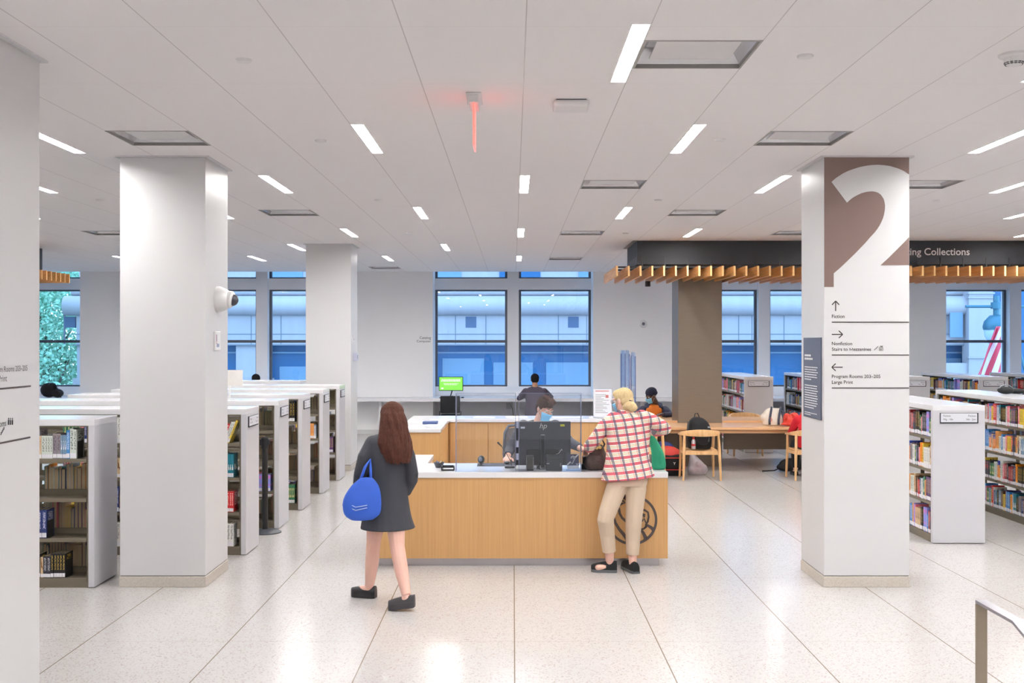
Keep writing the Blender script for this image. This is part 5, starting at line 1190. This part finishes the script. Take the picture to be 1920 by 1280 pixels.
limb(b, [(.44,11.47,1.235),(.51,11.42,1.15),(.59,11.36,1.075),(.62,11.31,1.06),(.68,11.19,1.04)], [.07,.064,.055,.052,.043])
remeshed(b, .008, 2, 'sweater', greysw, t)
b = MB(); b.loft([ring((.28,11.56,.76), .185, .14), ring((.28,11.56,.64), .185, .15)])
for s in (-1, 1): limb(b, [(.28+s*.1,11.55,.70),(.28+s*.16,11.15,.69),(.28+s*.165,11.14,.66),(.28+s*.17,11.22,.42),(.28+s*.17,11.29,.29)], [.1,.078,.075,.066,.056])
remeshed(b, .009, 2, 'trousers', black_soft, t)
for s in (-1, 1): shoe(t, (.28+s*.18,11.10,.19), (.28+s*.17,11.36,.19), .042, .08, black_soft, black)
t = thing('office_chair', 'tall grey mesh-backed drafting chair behind the masked clerk', 'chair', (.2, 11.66, 0))
b = MB(); b.box(-.24,.26,-.22,.24,.53,.595); b.build('seat', black_soft, t, bevel=.03, seg=3, smooth='auto')
b = MB(); gm = mat('chair_frame_grey', S(92,94,104), .5)
P = [(-.28,.28,.68),(-.30,.30,.9),(-.29,.31,1.13),(-.25,.32,1.2),(0,.34,1.225),(.25,.32,1.2),(.29,.31,1.13),(.30,.30,.9),(.28,.28,.68),(0,.32,.64),(-.28,.28,.68)]
b.tube(P, .016, 8); b.tube([(-.27,.30,1.12),(0,.33,.8),(.27,.30,1.12)], .01, 6); b.build('back_frame', gm, t, smooth=True)
b = MB(); b.loft([[(x*1.0, .30+.03*(1-(x/.29)**2), .68), (x, .315+.03*(1-(x/.29)**2), .68), (x, .335+.03*(1-(x/.29)**2), 1.19-.3*abs(x)**2), (x, .32+.03*(1-(x/.29)**2), 1.19-.3*abs(x)**2)] for x in [-.28+.56*k/8 for k in range(9)]]); b.build('backrest', mat('chair_mesh_grey', S(120,122,130), .8, alpha=.72), t, smooth='auto')
b = MB(); b.cyl((0,.02), .03, .1, .53, 16); b.tube([(.0,.2,.55),(0,.33,.56),(0,.345,.9)], .02, 8); b.build('column', gm, t, smooth='auto')
for k in range(5):
    a = 2*PI*k/5+.3; b = MB(); b.tube([(0,.02,.1),(.3*math.cos(a),.02+.3*math.sin(a),.065)], [.028,.016], 8); b.build('leg', gm, t, smooth=True); b = MB(); b.ell((.3*math.cos(a),.02+.3*math.sin(a),.028),(.028,.028,.028)); b.build('caster', black, t, smooth=True)
b = MB(); b.tube([(.19*math.cos(a), .02+.19*math.sin(a), .17) for a in [k*PI/12 for k in range(25)]], .01, 6); b.tube([(-.19,.02,.17),(.19,.02,.17)], .008, 6); b.build('foot_ring', steel, t, smooth=True)
# ---- generic seated figure
def seated(label, x, y, yaw, hz, skin, hairm, top, bottom, lean=.12, arms=None, head_f=None, hair='short', vx=.009, sh=1.0, neck_f=0, headoff=(0,0), origin=None, skip_lower=False):
    """figure seated at (x,y), facing yaw (0 = +Y); hz = height of the head's middle"""
    t = thing('person', label, 'person', (x, y, 0)); Q = Matrix.Translation((x, y, 0)) @ Matrix.Rotation(yaw, 4, 'Z'); q = lambda a, b_, c: tuple(Q @ Vector((a, b_, c)))
    rot = yaw; s0 = hz-.225; hf = Q.to_3x3() @ Vector(head_f or (0,1,-.3)); hd = Head(q(headoff[0], lean+.08+headoff[1], hz), hf, (0,0,1), 1.1)
    b = MB(); hd.base(b); b.cap(hd.p(0,-.03,-.12), q(0, lean, s0), .055, .065)
    b.loft([ring(q(0, l, z), rx*.9, ry*.85, rot) for z, l, rx, ry in ((s0+.05, lean, .14, .08), (s0-.12, lean*.8, .17, .11), (.72, .02, .15, .11), (.52, 0, .17, .13), (.46, 0, .16, .13))])
    A = arms or [[(-.2, lean, s0+.02), (-.27, lean+.08, s0-.24), (-.2, lean+.3, .80)], [(.2, lean, s0+.02), (.27, lean+.08, s0-.24), (.2, lean+.3, .80)]]
    for k, a in enumerate(A):
        a = [q(*p) for p in a]; limb(b, a, [.05,.038,.026]); d = (Vector(a[2])-Vector(a[1])).normalized(); hand(b, Vector(a[2])+d*.02, d, (0,0,-1), -1 if k else 1, .5)
    for s in (-1, 1):
        limb(b, [q(s*.1,.02,.5), q(s*.14,.42,.5), q(s*.14,.44,.3), q(s*.14,.42,.09)], [.085,.06,.052,.036]); b.cap(q(s*.14,.42,.06), q(s*.15,.54,.04), .034, .028)
    remeshed(b, vx*.7, 2, 'body', skin, t); hd.eyes(t)
    b = MB()
    b.loft([ring(q(0, l, z), rx, ry, rot) for z, l, rx, ry in ((s0+.09, lean+.01, .07, .06), (s0+.07, lean, .13*sh, .085), (s0+.02, lean, .195*sh, .115), (s0-.12, lean*.8, .205*sh, .135), (.78, .03, .195, .14), (.56, 0, .215, .16), (.48, 0, .21, .16))])
    for a in A:
        a = [q(*p) for p in a]; e = Vector(a[1]); w = e.lerp(Vector(a[2]), .82); limb(b, [a[0], tuple(Vector(a[0]).lerp(e, .6)), a[1], tuple(w)], [.074,.064,.056,.046])
    remeshed(b, vx, 2, 'jacket', top, t)
    b = MB(); b.loft([ring(q(0,0,z), .19, .15, rot) for z in (.58, .44)])
    for s in (-1, 1): limb(b, [q(s*.1,.02,.5), q(s*.14,.42,.5), q(s*.14,.45,.47), q(s*.14,.44,.3), q(s*.14,.42,.12)], [.1,.08,.078,.066,.056])
    remeshed(b, vx, 2, 'trousers', bottom, t)
    for s in (-1, 1): shoe(t, q(s*.16,.60,0), q(s*.14,.36,0), .042, .08, black_soft, black)
    if hair:
        b = MB(); hd.ell(b, (0,-.02,.045), (.085,.102,.083)); hd.ell(b, (0,-.05,-.005), (.078,.064,.076))
        if hair == 'long': hd.ell(b, (0,-.06,-.06), (.085,.06,.09)); hd.ell(b, (0,-.065,-.14), (.08,.05,.08))
        remeshed(b, .007, 2, 'hair', hairm, t)
    return t, hd, q
blackh = hair_mat('black_hair', S(34,28,30), S(16,14,16))
plum = mat('plum_jacket', S(74,66,82), .8, var=.08, scale=14, bump=.15)
px = D(1003, 23.85); t, hd, q = seated('person in dark plum jacket seated facing the windows', px, 23.72, 0, 1.28, skin_d if False else mat('skin_tan', S(170,124,98), .5, var=.05), blackh, plum, black_soft, lean=.10, head_f=(0,1,-.35), arms=[[(-.2,.1,1.04),(-.34,.3,.88),(-.2,.92,.9)],[(.2,.1,1.04),(.36,.42,.9),(.2,.92,.9)]], sh=1.08)
t = thing('stool', 'black backless stool beneath the plum-jacketed person', 'stool', (px, 23.72, 0)); b = MB(); b.cyl((0,0), .17, .40, .44, 28); b.build('seat', black_soft, t, bevel=.01, smooth='auto')
for k in range(4): a = PI/4+k*PI/2; b = MB(); b.tube([(.19*math.cos(a),.19*math.sin(a),.0),(.13*math.cos(a),.13*math.sin(a),.405)], .012, 8); b.build('leg', black, t, smooth=True)
px = D(478, 23.7); t, hd, q = seated('dark-haired person mostly hidden behind the low bookcases', px, 23.62, 0, 1.275, MATS['skin_tan'], blackh, charcoal, black_soft, lean=.1)
t = thing('stool', 'black backless stool hidden behind the low bookcases', 'stool', (px, 23.62, 0)); b = MB(); b.cyl((0,0), .17, .40, .44, 28); b.build('seat', black_soft, t, bevel=.01, smooth='auto')
for k in range(4): a = PI/4+k*PI/2; b = MB(); b.tube([(.19*math.cos(a),.19*math.sin(a),.0),(.13*math.cos(a),.13*math.sin(a),.405)], .012, 8); b.build('leg', black, t, smooth=True)
# ---- man in orange vest behind the table
navy_m = mat('navy_jacket', S(42,46,74), .75, var=.08, scale=10, bump=.15); orange_m = mat('orange_vest', S(240,130,40), .6, var=.08, scale=12)
t, hd, q = seated('person in navy beanie, blue mask and orange-fronted hooded jacket', 2.62, 20.5, PI*.97, 1.115, skin_d, blackh, navy_m, black_soft, lean=.2, head_f=(.85,.5,-.35), hair=None, arms=[[(-.2,.2,.86),(-.30,.33,.78),(-.12,.62,.80)],[(.2,.2,.86),(.34,.33,.78),(.3,.62,.80)]], headoff=(.05,0))
hd.mask(t, mask_b)
b = MB(); hd.ell(b, (0,-.02,.062), (.09,.106,.085)); hd.ell(b, (0,-.03,.03), (.088,.1,.05)); remeshed(b, .006, 2, 'beanie', mat('navy_knit', S(32,38,62), .9, bump=.5, scale=90), t)
b = MB(); b.tube([q(-.13,.20,.90), q(-.12,.08,.93), q(0,.02,.95), q(.12,.08,.93), q(.13,.20,.90)], [.04,.055,.065,.055,.04], 12); b.build('hood', navy_m, t, True, smooth=True)
b = MB(); rings = []
for z, l in ((.60,.10),(.70,.17),(.78,.215),(.86,.235),(.93,.235),(.97,.205)): rings.append([q((.175 if z < .88 else .15 if z < .95 else .12)*math.sin(a), l-.02+.14*math.cos(a)-(.04 if z > .9 else 0), z) for a in [math.radians(-56+k*112/12) for k in range(13)]])
b.loft(rings, cap=False, closed=False); o = b.build('vest_front', orange_m, t, True, smooth=True); md = o.modifiers.new('s', 'SOLIDIFY'); md.thickness = .012
# ---- person in red shirt
red_m = mat('red_shirt', S(206,24,44), .75, var=.06, scale=10, bump=.1)
t, hd, q = seated('black-haired person in red shirt seated at the oak table end', 4.62, 17.0, .0, 1.15, skin_p, blackh, red_m, black_soft, lean=.1, hair='long', arms=[[(-.19,.1,.90),(-.26,.22,.70),(-.16,.46,.775)],[(.19,.1,.90),(.26,.22,.70),(.16,.46,.775)]])
# ------------------------------------------------------------------ bags
def bag_rings(rs): b = MB(); b.loft([ring(c, rx, ry, rot) for c, rx, ry, rot in rs]); return b
# brown handbag on the desk beside the plaid jacket
t = thing('handbag', 'brown leather handbag slouching over the desk edge by plaid jacket', 'handbag', (D(1120,10.38), 10.5, TZ))
lea = mat('brown_leather', S(88,70,66), .5, var=.35, scale=55, bump=.25)
b = MB(); b.ell((0,0,.085), (.115,.07,.085)); b.ell((-.05,0,.07), (.07,.065,.07)); b.ell((.05,0,.10), (.06,.06,.1)); b.ell((.04,-.005,.18), (.04,.045,.07)); b.ell((.0,0,.15), (.07,.05,.07)); remeshed(b, .007, 2, 'body', lea, t, False)
b = MB(); b.tube([(.0,-.03,.2),(.01,-.045,.26),(.05,-.03,.30),(.08,0,.25),(.06,.02,.2)], .008, 8); b.build('handle', mat('dark_leather', S(44,34,34), .5), t, smooth=True)
b = MB(); b.lathe([(.010,-.004),(.016,-.004),(.016,.004),(.010,.004)], 16, M=Matrix.Translation((.0,-.055,.22)) @ Matrix.Rotation(PI/2, 4, 'X')); b.lathe([(.010,-.004),(.016,-.004),(.016,.004),(.010,.004)], 16, M=Matrix.Translation((.03,-.055,.225)) @ Matrix.Rotation(PI/2, 4, 'X')); b.build('buckle', mat('gold_metal', S(220,190,120), .3, metal=.8), t, smooth='auto')
# green bag
t = thing('shopping_bag', 'green soft bag slumped on the desk corner behind the jacket', 'bag', (D(1235,10.5), 10.57, TZ))
grn = mat('green_fabric', S(24,150,110), .6, var=.1, scale=8, bump=.2)
b = MB(); b.loft(crs([ring((.01,0,.001), .065, .04), ring((.01,0,.06), .07, .04), ring((0,0,.15), .062, .035), ring((-.03,0,.25), .045, .025), ring((-.055,0,.325), .02, .012)])); b.ell((.03,-.03,.10),(.03,.02,.08)); remeshed(b, .007, 10, 'body', grn, t, False)
b = MB(); b.tube([(-.05,0,.31),(-.07,0,.34),(-.08,.01,.30),(-.06,.01,.24)], .006, 6); b.build('strap', grn, t, smooth=True)
# backpack on the chair
t = thing('backpack', 'large black backpack standing on the oak armchair seat', 'backpack', (2.88, 16.98, .465))
b = MB(); b.loft(crs([ring((0,0,.0), .17, .10), ring((0,0,.08), .19, .125), ring((.0,0,.25), .185, .125), ring((-.01,0,.38), .16, .105), ring((-.03,0,.46), .10, .07), ring((-.05,0,.49), .04, .03)])); remeshed(b, .01, 10, 'body', black_soft, t, False)
b = MB(); b.ell((.03,-.10,.17), (.12,.05,.12)); remeshed(b, .01, 2, 'front_pocket', mat('backpack_black', S(32,33,38), .7, bump=.2, scale=20), t, False)
b = MB(); b.tube([(-.08,0,.47),(-.07,-.01,.54),(-.03,-.01,.55),(-.0,0,.48)], .008, 8); b.build('handle', black, t, smooth=True)
for s in (-1, 1): b = MB(); b.tube([(s*.1-.03,.06,.44),(s*.15,.13,.3),(s*.16,.12,.1),(s*.14,.08,.03)], .014, 8); b.build('strap', black, t, smooth=True)
b = MB(); b.tube([(-.18,-.06,.42),(-.2,-.09,.3),(-.19,-.1,.12),(-.14,-.12,.02)], .012, 8); b.build('strap', black, t, smooth=True)
b = MB(); b.box(.11,.15,-.112,-.104,.33,.35); b.tube([(.12,-.13,.12),(.13,-.12,.22)], .003, 5); b.build('logo', mat('pale_logo', S(170,180,190), .5), t)
t = thing('water_bottle', 'small silver bottle with red cap in the backpack side', 'bottle', (2.76, 16.80, .475)); b = MB(); b.lathe([(.0001,0),(.03,0),(.032,.02),(.032,.12),(.02,.15),(.0001,.15)], 16); b.build('body', steel, t, smooth='auto'); b = MB(); b.cyl((0,0), .018, .15, .185, 14); b.build('cap', mat('red_cap', S(200,50,50), .5), t, smooth='auto'); b = MB(); b.cyl((0,0), .0325, .05, .08, 16); b.build('label_band', MATS['red_cap'], t, smooth='auto')
# red and black duffel on the floor
t = thing('duffel_bag', 'black and red rolling bag on the floor under table', 'luggage', (2.50, 17.45, 0)); redb = mat('red_nylon', S(206,62,54), .55, var=.1, scale=10, bump=.2)
b = MB(); b.box(-.24,.2,-.15,.15,.0,.34); b.build('body', black_soft, t, bevel=.045, seg=4, smooth='auto')
b = MB(); b.loft(crs([ring((-.02,0,.30), .20, .14), ring((-.03,0,.38), .19, .13), ring((-.05,0,.44), .12, .09), ring((-.06,0,.46), .05, .04)])); remeshed(b, .01, 3, 'top_flap', redb, t, False)
b = MB(); b.box(-.12,.19,-.19,-.151,.12,.28); b.build('front_pocket', black_soft, t, bevel=.018, seg=3, smooth='auto')
P = [(-.13,-.192,.12),(-.13,-.192,.26),(-.10,-.192,.29),(.18,-.192,.29),(.2,-.192,.26),(.2,-.192,.13),(.17,-.192,.105),(-.1,-.192,.105),(-.13,-.192,.12)]
b = MB(); b.tube(P, .008, 6); b.build('piping', redb, t, smooth=True)
b = MB(); b.tube([(.02,-.194,.225),(.035,-.194,.205),(.05,-.194,.225)], .004, 5); b.tube([(.035,-.194,.205),(.035,-.194,.185)], .004, 5); b.build('logo', white_ink, t)
t = thing('cloth_bag', 'dark blue cloth bundle behind the red rolling bag', 'bag', (2.42, 17.75, 0)); b = MB(); b.ell((0,0,.26), (.17,.09,.26)); b.ell((.08,0,.3),(.12,.08,.2)); remeshed(b, .012, 3, 'body', mat('blue_cloth', S(44,58,120), .8, var=.1), t, False)
# plastic bag
t = thing('plastic_bag', 'translucent white plastic bag with pink contents beneath the chair', 'bag', (2.93, 17.52, 0))
b = MB(); rr = random.Random(2)
b.loft(crs([ring((.0,0,.002), .14, .10), ring((.01,0,.09), .165, .12), ring((-.01,0,.18), .12, .09), ring((-.05,0,.27), .07, .05), ring((-.08,0,.34), .03, .025)])); o = b.ell((.08,-.06,.1),(.08,.06,.08)); b.ell((-.08,-.05,.07),(.08,.07,.07)); b.ell((.02,-.08,.16),(.06,.04,.06)); remeshed(b, .010, 5, 'film', mat('plastic_film', S(226,222,230), .3, var=.1, scale=14, bump=.8, alpha=.62), t, False)
b = MB(); b.ell((.03,0,.11), (.10,.07,.09)); b.ell((-.05,.0,.08), (.07,.06,.06)); remeshed(b, .012, 2, 'contents', mat('pink_goods', S(220,130,130), .6, var=.3, scale=12), t, False)
# canvas tote on the table
t = thing('tote_bag', 'cream canvas tote with navy straps lying on the oak table', 'bag', (D(1448,18.1), 18.1, .74)); cream = mat('cream_canvas', S(226,218,208), .8, var=.05, scale=20, bump=.1)
b = MB(); b.loft(crs([ring((0.02,0,.002), .17, .10), ring((.01,0,.10), .18, .11), ring((-.0,0,.19), .16, .09), ring((.02,0,.265), .12, .05), ring((.03,0,.285), .08, .02)])); b.ell((-.14,0,.13), (.06,.07,.07)); remeshed(b, .01, 8, 'body', cream, t, False)
nv = mat('navy_strap', S(62,68,86), .8)
for x in (-.06, .09):
    b = MB(); b.tube([(x+.05,0,.30),(x+.03,-.06,.265),(x,-.108,.16),(x-.015,-.125,.09),(x-.01,-.112,.02)], .019, 8, flat=.35, up=(0,-1,0)); b.build('strap', nv, t, smooth=True)
b = MB(); b.box(.14,.2,-.06,.06,.02,.24); b.build('side_panel', nv, t, bevel=.02, seg=3, smooth='auto')
b = MB(); n = 24
for r_, w in ((.034,.006), (.02,.004)):
    for k in range(n):
        a0, a1 = 2*PI*k/n, 2*PI*(k+1)/n; b.prism([(-.10+.06+r*math.cos(a)*.9, .10+r*math.sin(a)) for r, a in ((r_-w, a0), (r_, a0), (r_, a1), (r_-w, a1))], lambda u, v, w_: (u-.02+0*v, w_, v), -.122, -.116)
b.build('round_emblem', mat('emblem_red', S(206,90,80), .6), t)
t = thing('snack_bag', 'crumpled bright red-orange bag beside the canvas tote', 'bag', (D(1482,18.0), 18.0, .74)); b = MB(); b.ell((0,0,.09), (.12,.08,.09)); b.ell((.06,0,.15), (.08,.06,.07)); b.ell((-.06,0,.12),(.06,.06,.09)); b.ell((.0,-.03,.03),(.17,.07,.03)); rr = random.Random(6)
for k in range(26): b.ell((rr.uniform(-.1,.11), rr.uniform(-.07,.05), rr.uniform(.04,.19)), (.03,.02,.03), Euler((rr.random()*3, rr.random()*3, 0)).to_matrix())
remeshed(b, .007, 1, 'body', mat('red_orange_film', S(226,66,48), .4, var=.2, scale=24, bump=.6), t, False)
# black bag on floor at the right
t = thing('shoulder_bag', 'black shoulder bag dropped on the floor under the oak table', 'bag', (4.56, 17.95, 0)); b = MB(); b.ell((0,0,.11), (.22,.14,.11)); b.ell((-.1,0,.07),(.16,.12,.07)); remeshed(b, .014, 3, 'body', black_soft, t, False); b = MB(); b.tube([(-.2,-.02,.06),(-.3,-.05,.02),(-.42,-.03,.012),(-.5,-.06,.012)], .011, 6); b.build('strap', black_soft, t, smooth=True)
print('DONE')
